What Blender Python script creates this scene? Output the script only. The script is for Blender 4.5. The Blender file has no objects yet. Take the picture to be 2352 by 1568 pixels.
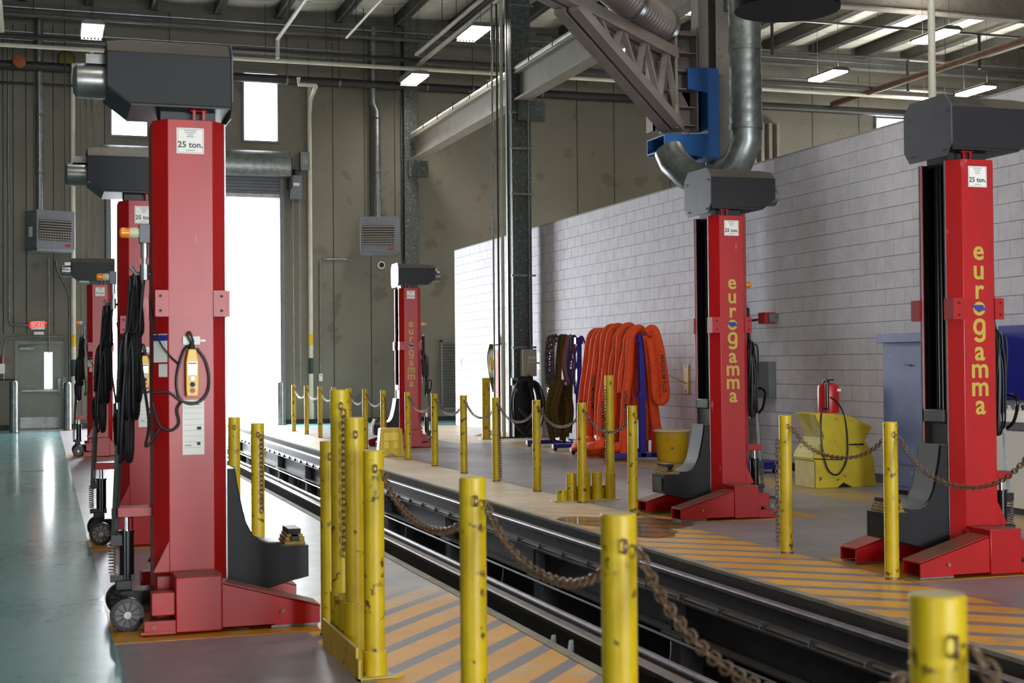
import bpy, bmesh, math, random
from mathutils import Vector, Matrix
random.seed(7)
sc = bpy.context.scene
C = sc.collection
PI = math.pi

# ---------------------------------------------------------------- camera
cam = bpy.data.cameras.new('camera')
cam.lens = 50.0; cam.sensor_width = 36.0; cam.sensor_fit = 'HORIZONTAL'
cam.clip_start = 0.05; cam.clip_end = 500
cam.dof.use_dof = True; cam.dof.focus_distance = 17.0; cam.dof.aperture_fstop = 4.5
camo = bpy.data.objects.new('camera', cam); C.objects.link(camo)
camo.matrix_world = Matrix(((0.949789, 0.003059, -0.312877, 0), (-0.31277, -0.018603, -0.949647, 0), (-0.008725, 0.999822, -0.016713, 1.5), (0, 0, 0, 1)))
sc.camera = camo

# ---------------------------------------------------------------- world, daylight, exposure
SKY = 40.0
w = bpy.data.worlds.new('sky'); sc.world = w; w.use_nodes = True
bgn = w.node_tree.nodes['Background']
bgn.inputs['Color'].default_value = (0.90, 0.96, 1.0, 1); bgn.inputs['Strength'].default_value = SKY
sc.view_settings.view_transform = 'Standard'; sc.view_settings.look = 'None'
sc.view_settings.gamma = 1.0; sc.view_settings.use_curve_mapping = False
sc.view_settings.exposure = -0.08
sc.cycles.use_denoising = True
sc.cycles.max_bounces = 7; sc.cycles.diffuse_bounces = 4; sc.cycles.glossy_bounces = 4
sc.cycles.sample_clamp_indirect = 12.0
def portal(cx, cy, cz, sx, sy, rot):
    l = bpy.data.lights.new('daylight_opening', 'AREA'); l.shape = 'RECTANGLE'; l.size = sx; l.size_y = sy
    l.cycles.is_portal = True
    o = bpy.data.objects.new('daylight_opening', l); C.objects.link(o)
    o.location = (cx, cy, cz); o.rotation_euler = rot
# room: X -13..30, Y -14..37.7 ; back door, plus unseen openings added for fill daylight
YB, YF, XL, XR, ZC = 37.7, -14.0, -13.0, 30.0, 10.75
DOOR = (1.65, 5.94, 0.0, 5.97)
FRONT_FILL_OPENINGS = [(1.65, 5.94, 0.0, 4.2), (8.6, 12.9, 0.0, 3.6)]  # unseen, placed and sized for the fill light from the camera side
LEFT_FILL_OPENINGS = [(-12.0, -9.0, 0.0, 3.0)]
RIGHT_FILL_OPENINGS = [(29.0, 35.0, 0.0, 2.6)]  # unseen, added to brighten the roof liner beyond the partition
portal(3.8, YB+0.2, 3.0, 4.3, 6.0, (-PI/2, 0, 0))
for a, b, c, d in FRONT_FILL_OPENINGS: portal((a+b)/2, YF-0.2, (c+d)/2, b-a, d-c, (PI/2, 0, 0))
for a, b, c, d in LEFT_FILL_OPENINGS: portal(XL-0.2, (a+b)/2, (c+d)/2, d-c, b-a, (0, -PI/2, 0))
for a, b, c, d in RIGHT_FILL_OPENINGS: portal(XR+0.2, (a+b)/2, (c+d)/2, d-c, b-a, (0, PI/2, 0))

# ---------------------------------------------------------------- helpers
def lin(c):
    if isinstance(c, str):
        c = [int(c[i:i+2], 16)/255 for i in (0, 2, 4)]
        c = [x/12.92 if x <= .04045 else ((x+.055)/1.055)**2.4 for x in c]
    return (c[0], c[1], c[2], 1)
MATS = {}
def mat(name, c1, c2=None, rough=.5, metal=0., scale=4., bump=0., spots=None, dust=None, emit=None, spot_scale=14., spot_cut=.62, rough2=None, stretch=(1, 1, 1), spec=.5):
    """colour mottled by noise (c1,c2), worn spots, dust lying on upward faces"""
    if name in MATS: return MATS[name]
    m = bpy.data.materials.new(name); m.use_nodes = True; MATS[name] = m
    nt = m.node_tree; N = nt.nodes; L = nt.links
    b = N['Principled BSDF']
    b.inputs['Roughness'].default_value = rough; b.inputs['Metallic'].default_value = metal
    b.inputs['Specular IOR Level'].default_value = spec
    col = lin(c1)
    if emit:
        b.inputs['Base Color'].default_value = col
        b.inputs['Emission Color'].default_value = col; b.inputs['Emission Strength'].default_value = emit
        return m
    if c2 is None and spots is None and dust is None and not bump:
        b.inputs['Base Color'].default_value = col; return m
    tc = N.new('ShaderNodeTexCoord'); oi = N.new('ShaderNodeObjectInfo')
    mp = N.new('ShaderNodeMapping'); mp.inputs['Scale'].default_value = stretch
    mul = N.new('ShaderNodeVectorMath'); mul.operation = 'SCALE'; mul.inputs[0].default_value = (37, 53, 71)
    L.new(oi.outputs['Random'], mul.inputs['Scale'])
    L.new(tc.outputs['Object'], mp.inputs['Vector']); L.new(mul.outputs[0], mp.inputs['Location'])
    n1 = N.new('ShaderNodeTexNoise'); n1.inputs['Scale'].default_value = scale; n1.inputs['Detail'].default_value = 6
    n1.inputs['Roughness'].default_value = .65
    L.new(mp.outputs[0], n1.inputs['Vector'])
    def mix(a, bcol, fac):
        x = N.new('ShaderNodeMix'); x.data_type = 'RGBA'
        if isinstance(a, tuple): x.inputs[6].default_value = a
        else: L.new(a, x.inputs[6])
        x.inputs[7].default_value = bcol
        L.new(fac, x.inputs[0]); return x.outputs[2]
    def ramp(src, lo, hi):
        r = N.new('ShaderNodeMapRange'); r.inputs['From Min'].default_value = lo; r.inputs['From Max'].default_value = hi
        L.new(src, r.inputs['Value']); return r.outputs[0]
    out = col
    if c2 is not None: out = mix(out, lin(c2), ramp(n1.outputs['Fac'], .35, .68))
    if spots is not None:
        n2 = N.new('ShaderNodeTexNoise'); n2.inputs['Scale'].default_value = spot_scale; n2.inputs['Detail'].default_value = 5
        L.new(mp.outputs[0], n2.inputs['Vector'])
        out = mix(out, lin(spots), ramp(n2.outputs['Fac'], spot_cut, spot_cut+.05))
    if dust is not None:
        g = N.new('ShaderNodeNewGeometry'); sx = N.new('ShaderNodeSeparateXYZ'); L.new(g.outputs['Normal'], sx.inputs[0])
        ms = N.new('ShaderNodeMath'); ms.operation = 'MULTIPLY'; L.new(ramp(sx.outputs['Z'], .6, .95), ms.inputs[0]); L.new(ramp(n1.outputs['Fac'], .2, .5), ms.inputs[1])
        out = mix(out, lin(dust), ms.outputs[0])
    if isinstance(out, tuple): b.inputs['Base Color'].default_value = out
    else: L.new(out, b.inputs['Base Color'])
    if rough2 is not None:
        r = N.new('ShaderNodeMapRange'); r.inputs['From Min'].default_value = .3; r.inputs['From Max'].default_value = .7
        r.inputs['To Min'].default_value = rough; r.inputs['To Max'].default_value = rough2
        L.new(n1.outputs['Fac'], r.inputs['Value']); L.new(r.outputs[0], b.inputs['Roughness'])
    if bump:
        bp = N.new('ShaderNodeBump'); bp.inputs['Strength'].default_value = bump; bp.inputs['Distance'].default_value = .02
        L.new(n1.outputs['Fac'], bp.inputs['Height']); L.new(bp.outputs[0], b.inputs['Normal'])
    return m

class MB:
    def __init__(s): s.v = []; s.f = []
    def add(s, vs, fs):
        k = len(s.v); s.v += [tuple(p) for p in vs]; s.f += [tuple(i+k for i in f) for f in fs]; return s
    def box(s, x0, x1, y0, y1, z0, z1):
        return s.add([(x0,y0,z0),(x1,y0,z0),(x1,y1,z0),(x0,y1,z0),(x0,y0,z1),(x1,y0,z1),(x1,y1,z1),(x0,y1,z1)],
                     [(0,3,2,1),(4,5,6,7),(0,1,5,4),(1,2,6,5),(2,3,7,6),(3,0,4,7)])
    def bar(s, p0, p1, wd, ht, up=(0,0,1)):
        p0, p1 = Vector(p0), Vector(p1); d = (p1-p0).normalized(); u = Vector(up)
        a = d.cross(u)
        if a.length < 1e-4: a = d.cross(Vector((1,0,0)))
        a.normalize(); u = a.cross(d); a *= wd/2; u *= ht/2
        return s.add([p0-a-u,p0+a-u,p0+a+u,p0-a+u,p1-a-u,p1+a-u,p1+a+u,p1-a+u],
                     [(0,3,2,1),(4,5,6,7),(0,1,5,4),(1,2,6,5),(2,3,7,6),(3,0,4,7)])
    def cyl(s, p0, p1, r, r1=None, n=16, cap=True):
        p0, p1 = Vector(p0), Vector(p1); d = (p1-p0).normalized()
        a = d.orthogonal().normalized(); b = d.cross(a); r1 = r if r1 is None else r1
        vs = []
        for p, q in ((p0, r), (p1, r1)):
            for i in range(n):
                t = 2*PI*i/n; vs.append(p+a*(q*math.cos(t))+b*(q*math.sin(t)))
        fs = [(i,(i+1)%n,n+(i+1)%n,n+i) for i in range(n)]
        if cap: fs += [tuple(range(n-1,-1,-1)), tuple(range(n,2*n))]
        return s.add(vs, fs)
    def tube(s, pts, r, n=8, closed=False, flat=1.0, up=None):
        pts = [Vector(p) for p in pts]; m = len(pts); vs = []
        tang = []
        for i in range(m):
            a = pts[(i-1) % m] if (closed or i > 0) else pts[i]
            b = pts[(i+1) % m] if (closed or i < m-1) else pts[i]
            tang.append((b-a).normalized())
        nrm = Vector(up) if up else tang[0].orthogonal()
        for i in range(m):
            t = tang[i]; nrm = nrm-t*nrm.dot(t)
            if nrm.length < 1e-5: nrm = t.orthogonal()
            nrm.normalize(); bi = t.cross(nrm)
            for k in range(n):
                q = 2*PI*k/n; vs.append(pts[i]+nrm*(r*math.cos(q))+bi*(r*flat*math.sin(q)))
        fs = []
        for i in range(m if closed else m-1):
            j = (i+1) % m
            for k in range(n): fs.append((i*n+k, i*n+(k+1)%n, j*n+(k+1)%n, j*n+k))
        if not closed: fs += [tuple(range(n-1,-1,-1)), tuple(range((m-1)*n, m*n))]
        return s.add(vs, fs)
    def prism(s, poly, axis, a, b):
        n = len(poly)
        def pt(p, q): return {'x': (q,p[0],p[1]), 'y': (p[0],q,p[1]), 'z': (p[0],p[1],q)}[axis]
        vs = [pt(p,a) for p in poly]+[pt(p,b) for p in poly]
        return s.add(vs, [(i,(i+1)%n,n+(i+1)%n,n+i) for i in range(n)]+[tuple(range(n-1,-1,-1)), tuple(range(n,2*n))])
    def lathe(s, prof, c=(0,0,0), n=24, axis='z'):
        vs = []; m = len(prof)
        for r, h in prof:
            for i in range(n):
                t = 2*PI*i/n; x, y = r*math.cos(t), r*math.sin(t)
                q = {'z': (x,y,h), 'x': (h,x,y), 'y': (x,h,y)}[axis]
                vs.append((c[0]+q[0], c[1]+q[1], c[2]+q[2]))
        fs = [(j*n+i, j*n+(i+1)%n, (j+1)*n+(i+1)%n, (j+1)*n+i) for j in range(m-1) for i in range(n)]
        fs += [tuple(range(n-1,-1,-1)), tuple(range((m-1)*n, m*n))]
        return s.add(vs, fs)
    def mesh(s, name, m, smooth=True, ang=35):
        me = bpy.data.meshes.new(name); me.from_pydata(s.v, [], s.f)
        bm = bmesh.new(); bm.from_mesh(me); bmesh.ops.recalc_face_normals(bm, faces=bm.faces); bm.to_mesh(me); bm.free()
        if smooth:
            me.polygons.foreach_set('use_smooth', [True]*len(me.polygons)); me.set_sharp_from_angle(angle=math.radians(ang))
        me.materials.append(m); return me
    def build(s, name, m, parent=None, origin=None, bevel=0, smooth=True, label=None):
        if origin is not None: s.v = [(a-origin[0], b-origin[1], c-origin[2]) for a, b, c in s.v]
        return obj(name, s.mesh(name, m, smooth), parent, origin, bevel, label)
def obj(name, me, parent=None, loc=None, bevel=0, label=None):
    o = bpy.data.objects.new(name, me); C.objects.link(o)
    if parent is not None: o.parent = parent
    if loc is not None: o.location = loc
    if label: o['label'] = label
    if bevel:
        b = o.modifiers.new('edge', 'BEVEL'); b.width = bevel; b.segments = 2; b.limit_method = 'ANGLE'; b.angle_limit = math.radians(40)
    return o
def tag(o, label, cat, group=None):
    o['label'] = label; o['category'] = cat; o['kind'] = 'thing'
    if group: o['group'] = group
    return o
def thing(name, label, cat, loc=(0,0,0), rz=0, group=None):
    o = bpy.data.objects.new(name, None); C.objects.link(o); o.location = loc; o.rotation_euler = (0,0,rz)
    o.empty_display_size = .1
    return tag(o, label, cat, group)
def struct(o, label=None):
    o['kind'] = 'structure'
    if label: o['label'] = label
    return o
def copy_tree(o, parent=None):
    c = o.copy(); C.objects.link(c); c.parent = parent
    for ch in list(o.children): copy_tree(ch, c)
    return c
_tc = {}
def text_mesh(body, size, m, bold=0., align='CENTER', spacing=1.0, base=False):
    k = (body, size, m.name, bold, align, spacing, base)
    if k in _tc: return _tc[k]
    cu = bpy.data.curves.new('lettering', 'FONT'); cu.body = body; cu.size = size; cu.align_x = align; cu.align_y = 'TOP_BASELINE' if base else 'CENTER'
    cu.offset = bold; cu.space_line = spacing; cu.extrude = 0.0008; cu.resolution_u = 3
    t = bpy.data.objects.new('tmp', cu); C.objects.link(t); bpy.context.view_layer.update()
    me = bpy.data.meshes.new_from_object(t.evaluated_get(bpy.context.evaluated_depsgraph_get()))
    bpy.data.objects.remove(t); bpy.data.curves.remove(cu)
    me.materials.clear(); me.materials.append(m); me.name = 'lettering'
    _tc[k] = me; return me
def letter(name, body, size, m, parent, loc, rot, bold=0., spacing=1., align='CENTER', base=False):
    o = obj(name, text_mesh(body, size, m, bold, align, spacing, base), parent, loc); o.rotation_euler = rot; return o
ORD = ['first','second','third','fourth','fifth','sixth','seventh','eighth','ninth','tenth','eleventh','twelfth','thirteenth','fourteenth','fifteenth','sixteenth','seventeenth','eighteenth','nineteenth','twentieth']
def bez(a, b, c, n=12):
    a, b, c = Vector(a), Vector(b), Vector(c)
    return [a*(1-t)**2+b*2*t*(1-t)+c*t*t for t in (i/n for i in range(n+1))]
def path(pts, n=6):
    """smooth Catmull-Rom path through pts"""
    P = [Vector(p) for p in pts]; P = [P[0]*2-P[1]]+P+[P[-1]*2-P[-2]]; out = []
    for i in range(1, len(P)-2):
        for k in range(n):
            t = k/n; a, b, c, d = P[i-1:i+3]
            out.append(.5*((2*b)+(c-a)*t+(2*a-5*b+4*c-d)*t*t+(3*b-a-3*c+d)*t**3))
    return out+[P[-2]]

# ---------------------------------------------------------------- materials
m_red = mat('red_paint', 'ae0509', '960509', rough=.36, scale=2.5, spots='b8545a', spot_scale=9, spot_cut=.70, dust='6b4a3a', stretch=(1,1,.35))
m_redplain = mat('red_plain', 'a01014', rough=.4)
m_dark = mat('dark_grey_paint', '1d1d20', '18181b', rough=.5, scale=3, dust='7d7263', spec=.3)
m_plate = mat('grey_plate', '54545b', '484850', rough=.42, scale=3)
m_black = mat('black_steel', '0c0c0e', '121214', rough=.45, scale=5)
m_rubber = mat('black_rubber', '0e0e10', rough=.45)
m_gloss = mat('black_gloss', '101012', rough=.18)
m_alu = mat('bare_aluminium', '9a9a9a', '7a7a78', rough=.32, metal=.9, scale=6)
m_galv = mat('galvanised', '8d9190', '6c706e', rough=.38, metal=.85, scale=9)
m_galvdark = mat('galvanised_column', '565a58', '3f4341', rough=.5, metal=.5, scale=12, spots='7d827d', spot_scale=22, spot_cut=.6)
m_chrome = mat('chrome', 'd8d8dc', rough=.12, metal=1)
m_yellow = mat('yellow_post_paint', 'cbae06', 'b89a08', rough=.4, scale=5, spots='5a4416', spot_scale=13, spot_cut=.62, dust='b5a878')
m_yellow2 = mat('yellow_plastic', 'dcb80e', 'c8a412', rough=.45, scale=4, spots='8a6d1c', spot_scale=10, spot_cut=.66)
m_yellowpen = mat('yellow_pendant', 'e0b010', rough=.35)
m_mustard = mat('mustard_floor_paint', 'b9820d', 'a06c10', rough=.35, scale=3)
m_amber = mat('amber_lens', 'f08a10', rough=.2)
m_white = mat('white_label', 'e6e4dc', rough=.5)
m_cream = mat('cream_plastic', 'c9c3a4', rough=.5)
m_ink = mat('ink', '1a1a1e', rough=.6)
m_inkgrey = mat('grey_ink', '77777a', rough=.6)
m_gold = mat('gold_lettering', 'b8a03c', rough=.45)
m_blue = mat('blue_tape', '22318f', rough=.6)
m_bluepaint = mat('blue_paint', '1d5c9e', '184e8c', rough=.4, scale=3, dust='45607a')
m_blueframe = mat('blue_frame', '27288e', rough=.4)
m_purple = mat('purple_strap', '46287a', rough=.8)
m_orange = mat('orange_sling', 'e84c0c', 'd03e0a', rough=.75, scale=14, spots='7a2a10', spot_scale=20, spot_cut=.66, bump=.4)
m_rust = mat('rusty_chain', '6b4c33', '8a7a68', rough=.5, metal=.55, scale=30)
m_steelchain = mat('steel_chain', '8e8a86', '5a4a42', rough=.4, metal=.7, scale=40)
m_brass = mat('brassy_rust', 'a98a3c', '5c4526', rough=.55, metal=.3, scale=20)
m_tan = mat('tan_wall', '7d786b', '736e61', rough=.85, scale=.5, spots='6b665a', spot_scale=1.4, spot_cut=.6)
m_seam = mat('dark_seam', '3a372f', rough=.9)
m_mortar = mat('mortar', 'a9a4a6', rough=.9)
m_block = mat('painted_block', 'd8d5dd', 'c6c2ca', rough=.75, scale=3, spots='a7a2a6', spot_scale=60, spot_cut=.64, bump=.15)
m_cream2 = mat('beige_steel', '8f877c', '7f776c', rough=.55, scale=2)
m_deck = mat('roof_liner', 'dedbcd', 'c4c1b2', rough=.7, scale=1.2, spots='7d786a', spot_scale=2.2, spot_cut=.62, stretch=(.5,3,1))
m_purlin = mat('grey_purlin', '55544e', '45443f', rough=.6, scale=2)
m_pipe = mat('black_pipe', '24221f', '2e2a26', rough=.5, scale=3)
m_redpipe = mat('red_oxide_pipe', '6a4a3a', '50382c', rough=.55, scale=4)
m_pvc = mat('white_pipe', 'cfccbc', 'bdb9a6', rough=.5, scale=3)
m_rail = mat('worn_rail', '6e5f58', '574a46', rough=.35, metal=.6, scale=8)
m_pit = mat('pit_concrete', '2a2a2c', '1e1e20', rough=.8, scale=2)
m_kerb = mat('kerb_concrete', '8c8577', '6e685d', rough=.8, scale=4)
m_ibeam = mat('pit_steel', '4a484c', '353438', rough=.42, metal=.45, scale=5, dust='5d5650')
m_heater = mat('heater_grey', '6d6f74', '626469', rough=.5, scale=3)
m_door = mat('grey_green_door', '8a8b80', '7e7f74', rough=.6, scale=2, dust='8a8b80')
m_lens = mat('lamp_tubes', 'fffaf0', emit=20.0)
m_beam = mat('roof_girder_paint', '6a645c', '5c564f', rough=.6, scale=3, spots='4a453f', spot_scale=20, spot_cut=.6)
m_wheel = mat('wheel_disc', '6a645e', '585450', rough=.5, scale=6)
m_boom = mat('boom_paint', '857b74', '776d68', rough=.55, scale=2)
m_exit = mat('exit_letters', 'ff2a1c', emit=2.5)
m_bucket = mat('yellow_bucket', 'd6a80c', 'c49a10', rough=.5, scale=3, spots='7a6018', spot_scale=12, spot_cut=.68)
m_greyblue = mat('grey_blue_steel', '6f7ba6', '626e98', rough=.5, scale=3, spots='8a94b4', spot_scale=6, spot_cut=.66)
m_olive = mat('olive_webbing', '625624', '4a421c', rough=.9, scale=20, spec=.08)
m_brownweb = mat('brown_webbing', '5a4628', '44341c', rough=.9, scale=20, spec=.08)
m_navy = mat('navy_panel', '14168a', rough=.5)
m_copper = mat('copper_hook', 'b87048', rough=.4, metal=.7)

# ================================================================= SETTING
PX0, PX1 = 2.60, 4.66            # inspection pit
def floor_material():
    m = bpy.data.materials.new('shop_floor'); m.use_nodes = True; nt = m.node_tree; N = nt.nodes; L = nt.links
    b = N['Principled BSDF']
    g = N.new('ShaderNodeNewGeometry'); s = N.new('ShaderNodeSeparateXYZ'); L.new(g.outputs['Position'], s.inputs[0])
    X, Y = s.outputs['X'], s.outputs['Y']
    def mth(op, a, bb=None, c=None):
        n = N.new('ShaderNodeMath'); n.operation = op
        for i, q in enumerate((a, bb, c)):
            if q is None: continue
            if isinstance(q, (int, float)): n.inputs[i].default_value = q
            else: L.new(q, n.inputs[i])
        return n.outputs[0]
    def noise(scale, detail=5, sx=1, sy=1, rough=.6):
        mp = N.new('ShaderNodeMapping'); mp.inputs['Scale'].default_value = (sx, sy, 1); L.new(g.outputs['Position'], mp.inputs['Vector'])
        n = N.new('ShaderNodeTexNoise'); n.inputs['Scale'].default_value = scale; n.inputs['Detail'].default_value = detail; n.inputs['Roughness'].default_value = rough
        L.new(mp.outputs[0], n.inputs['Vector']); return n.outputs['Fac']
    def mr(v, a, bb, c=0., d=1.):
        n = N.new('ShaderNodeMapRange'); n.inputs[1].default_value = a; n.inputs[2].default_value = bb; n.inputs[3].default_value = c; n.inputs[4].default_value = d
        L.new(v, n.inputs[0]); return n.outputs[0]
    def mix(a, c, f):
        n = N.new('ShaderNodeMix'); n.data_type = 'RGBA'
        for i, q in ((6, a), (7, c)):
            if isinstance(q, tuple): n.inputs[i].default_value = q
            else: L.new(q, n.inputs[i])
        L.new(f, n.inputs[0]); return n.outputs[2]
    def between(v, a, bb): return mth('MULTIPLY', mth('GREATER_THAN', v, a), mth('LESS_THAN', v, bb))
    AND = lambda a, bb: mth('MULTIPLY', a, bb)
    n1 = noise(1.3, 6); n2 = noise(.45, 4); n3 = noise(7, 6)
    grey = mix(lin('8a868a'), lin('746f72'), mr(n1, .35, .65))
    tanc = mix(lin('cdbda6'), lin('b5a48c'), mr(n1, .35, .65))  # faded tan concrete, lightened further for reflected door and wall light
    pale = mix(lin('b4b2b4'), lin('98949a'), mr(n1, .35, .65))
    green = mix(lin('6aa2a6'), lin('5a9094'), mr(n1, .3, .7))
    gl = mix(lin('847a80'), lin('746a70'), mr(n1, .35, .65))
    orange = mix(lin('d69e3e'), lin('c48c34'), mr(n1, .35, .65))
    sgrey = mix(lin('6d6a72'), lin('7c7880'), mr(n3, .3, .7))
    # striped walkways
    sl = mth('FRACT', mth('DIVIDE', mth('SUBTRACT', Y, mth('MULTIPLY', X, 1.2)), .40))
    sl = between(sl, .12, .46)
    sr = mth('FRACT', mth('DIVIDE', mth('ADD', Y, mth('MULTIPLY', X, .84)), .44))
    sr = between(sr, .28, .60)
    wear = mr(noise(2.2, 6), .58, .76)
    orangeL = mix(orange, pale, wear); strL = mix(orangeL, sgrey, sl)
    orangeR = mix(orange, sgrey, mr(noise(3, 6, 1, 1), .6, .8)); strR = mix(orangeR, sgrey, sr)
    far_l = mr(Y, 8.6, 9.6); far_r = mr(Y, 12.6, 14.6)
    c = grey
    c = mix(c, green, mth('LESS_THAN', X, .37))
    c = mix(c, gl, between(X, .37, 1.42))
    c = mix(c, mix(strL, pale, far_l), between(X, 1.42, 2.7))  # past the stripes, the door's glare is put into the pale colour
    c = mix(c, mix(strR, tanc, far_r), between(X, 4.5, 5.62))
    c = mix(c, mix(lin('a98e62'), lin('8f7852'), mr(n1, .35, .65)), between(X, 8.3, 9.0))
    c = mix(c, tanc, AND(between(Y, 26.5, 34.6), mth('GREATER_THAN', X, 7.6)))
    c = mix(c, green, AND(mth('GREATER_THAN', Y, 35.2), mth('GREATER_THAN', X, 5.7)))
    c = mix(c, lin('9a9a98'), mth('GREATER_THAN', Y, 37.75))
    # grime and scuffs
    scuff = mr(noise(4.0, 8, 1.6, .8, .75), .58, .80)
    c = mix(c, lin('4d474a'), mth('MULTIPLY', scuff, .22))
    L.new(c, b.inputs['Base Color'])
    r = mr(n2, .3, .7, .20, .32); r = mth('ADD', r, mth('MULTIPLY', mr(n3, .3, .7), .08)); r = mth('ADD', r, mth('MULTIPLY', mth('GREATER_THAN', X, .37), .10)); r = mth('ADD', r, mth('MULTIPLY', mth('GREATER_THAN', X, 4.0), .02))
    L.new(r, b.inputs['Roughness']); b.inputs['Specular IOR Level'].default_value = .5
    L.new(mth('MULTIPLY', mth('LESS_THAN', X, .37), .9), b.inputs['Coat Weight']); b.inputs['Coat Roughness'].default_value = .13
    bp = N.new('ShaderNodeBump'); bp.inputs['Strength'].default_value = .03; bp.inputs['Distance'].default_value = .01
    L.new(noise(9, 5, 1, .4), bp.inputs['Height']); L.new(bp.outputs[0], b.inputs['Normal'])
    return m
m_floor = floor_material()
m_pitface = mat('dark_pit_face', '2c2622', '3a332c', rough=.8, scale=6)  # darker brown for the vertical pit faces
f = MB().box(XL, PX0, YF, 70, -.14, 0); struct(f.build('floor', m_floor, smooth=False), 'green and grey painted shop floor left of the pit')
f = MB().box(PX1, XR, YF, 70, -.14, 0); struct(f.build('floor', m_floor, smooth=False), 'worn concrete shop floor with striped walkway right of the pit')
pit = thing('floor_pit', 'dark inspection pit carrying the rails', 'pit'); del pit['category']; struct(pit)
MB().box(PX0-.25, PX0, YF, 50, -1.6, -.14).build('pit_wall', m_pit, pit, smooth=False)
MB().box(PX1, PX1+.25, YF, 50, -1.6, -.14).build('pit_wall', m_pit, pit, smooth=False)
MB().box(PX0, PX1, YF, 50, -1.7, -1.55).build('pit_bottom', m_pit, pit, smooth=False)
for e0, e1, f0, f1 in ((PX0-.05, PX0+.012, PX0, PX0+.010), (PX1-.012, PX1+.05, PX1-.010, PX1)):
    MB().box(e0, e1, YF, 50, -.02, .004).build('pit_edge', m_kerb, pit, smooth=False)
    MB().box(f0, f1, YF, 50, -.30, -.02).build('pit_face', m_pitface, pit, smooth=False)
# painted yellow standing pads of the lifts
for lab, x0, x1, y0, y1 in [('mustard painted pad under the red lift with the control pendant', .36, 1.50, 8.06, 9.42), ('mustard painted pad under the second red lift in the far row', .36, 1.45, 12.25, 13.6),
                       ('mustard painted pad under the red lift by the grey cabinet', 5.64, 7.2, 8.36, 9.6), ('mustard painted pad under the red lift by the yellow bucket', 5.64, 7.2, 12.25, 13.5),
                       ('mustard painted pad under the farthest red lift by the exit door', .36, 1.5, 25.1, 26.4)]:
    o = MB().box(x0, x1, y0, y1, 0, .003).build('floor_marking', m_mustard, origin=(x0, y0, 0), smooth=False); struct(o, lab)

def wall_grid(mb, axis, pos, th, u0, u1, z0, z1, holes):
    """wall slab on plane axis=pos with rectangular holes (ua,ub,za,zb)"""
    us = sorted({u0, u1, *[h[0] for h in holes], *[h[1] for h in holes]}); zs = sorted({z0, z1, *[h[2] for h in holes], *[h[3] for h in holes]})
    for i in range(len(us)-1):
        for j in range(len(zs)-1):
            uc, zc = (us[i]+us[i+1])/2, (zs[j]+zs[j+1])/2
            if any(h[0] < uc < h[1] and h[2] < zc < h[3] for h in holes): continue
            if axis == 'y': mb.box(us[i], us[i+1], pos, pos+th, zs[j], zs[j+1])
            else: mb.box(pos, pos+th, us[i], us[i+1], zs[j], zs[j+1])
    return mb
WIN = [(1.68, 2.55, 7.49, 9.26), (5.04, 5.91, 7.49, 9.26), (24.2, 25.6, 7.4, 8.95)]
MAN = (-.60, .46, 0, 2.13)
wb = struct(wall_grid(MB(), 'y', YB, .3, XL, XR, 0, 11.6, [DOOR, MAN]+WIN).build('wall_back', m_tan, smooth=False), 'grey tan concrete panel wall with tall roll-up door')
wall_holes = wall_grid(MB(), 'y', YF-.3, .3, XL, XR, 0, 11.6, FRONT_FILL_OPENINGS); struct(wall_holes.build('wall_front', m_tan, smooth=False))
struct(wall_grid(MB(), 'x', XL-.3, .3, YF, YB+.3, 0, 11.6, LEFT_FILL_OPENINGS).build('wall_left', m_tan, smooth=False))
struct(wall_grid(MB(), 'x', XR, .3, YF, YB+.3, 0, 11.6, RIGHT_FILL_OPENINGS).build('wall_far_right', m_tan, smooth=False))
# panel joints and pilaster ribs of the concrete wall
for x in (-.95, -.71, -.40, .25, 1.5, 6.75, 7.4, 8.42, 12.6, 14.42, 15.55, 17.3, 19.8, 22.0, 23.6):
    big = x in (1.5, 7.4, 14.42, 19.8)
    MB().box(x-.012, x+.012, YB-.006, YB+.01, 2.4 if x < .4 else 0, 10.2).build('panel_joint', m_seam, wb, smooth=False)
for x in (.95, 1.1, 1.25): MB().box(x-.03, x+.03, YB-.03, YB, 0, 10.1).build('wall_rib', m_tan, wb, smooth=False)
for i, (a, b, c, d) in enumerate(WIN):
    o = MB(); t = .06
    o.box(a-t, b+t, YB-.05, YB+.02, c-t, c).box(a-t, b+t, YB-.05, YB+.02, d, d+t).box(a-t, a, YB-.05, YB+.02, c, d).box(b, b+t, YB-.05, YB+.02, c, d)
    wo = struct(o.build('window_%d' % (i+1), m_heater, smooth=False), ['tall daylight window over the roll-up door, hidden in part by a lift head', 'tall daylight window crossed by the black pipe', 'wide daylight window high behind the block wall'][i])
    gm = mat('window_glass', 'ffffff', rough=.02); gm.node_tree.nodes['Principled BSDF'].inputs['Transmission Weight'].default_value = 1.0; gm.node_tree.nodes['Principled BSDF'].inputs['IOR'].default_value = 1.02
    MB().box(a, b, YB+.1, YB+.106, c, d).build('pane', gm, wo, smooth=False)
for nm, a, b in (('baseboard_back', XL, MAN[0]-.1), ('baseboard_back', MAN[1]+.1, DOOR[0]-.12), ('baseboard_back', DOOR[1]+.12, XR)):
    struct(MB().box(a, b, YB-.015, YB, 0, .12).build(nm, m_rubber, smooth=False))

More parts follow.
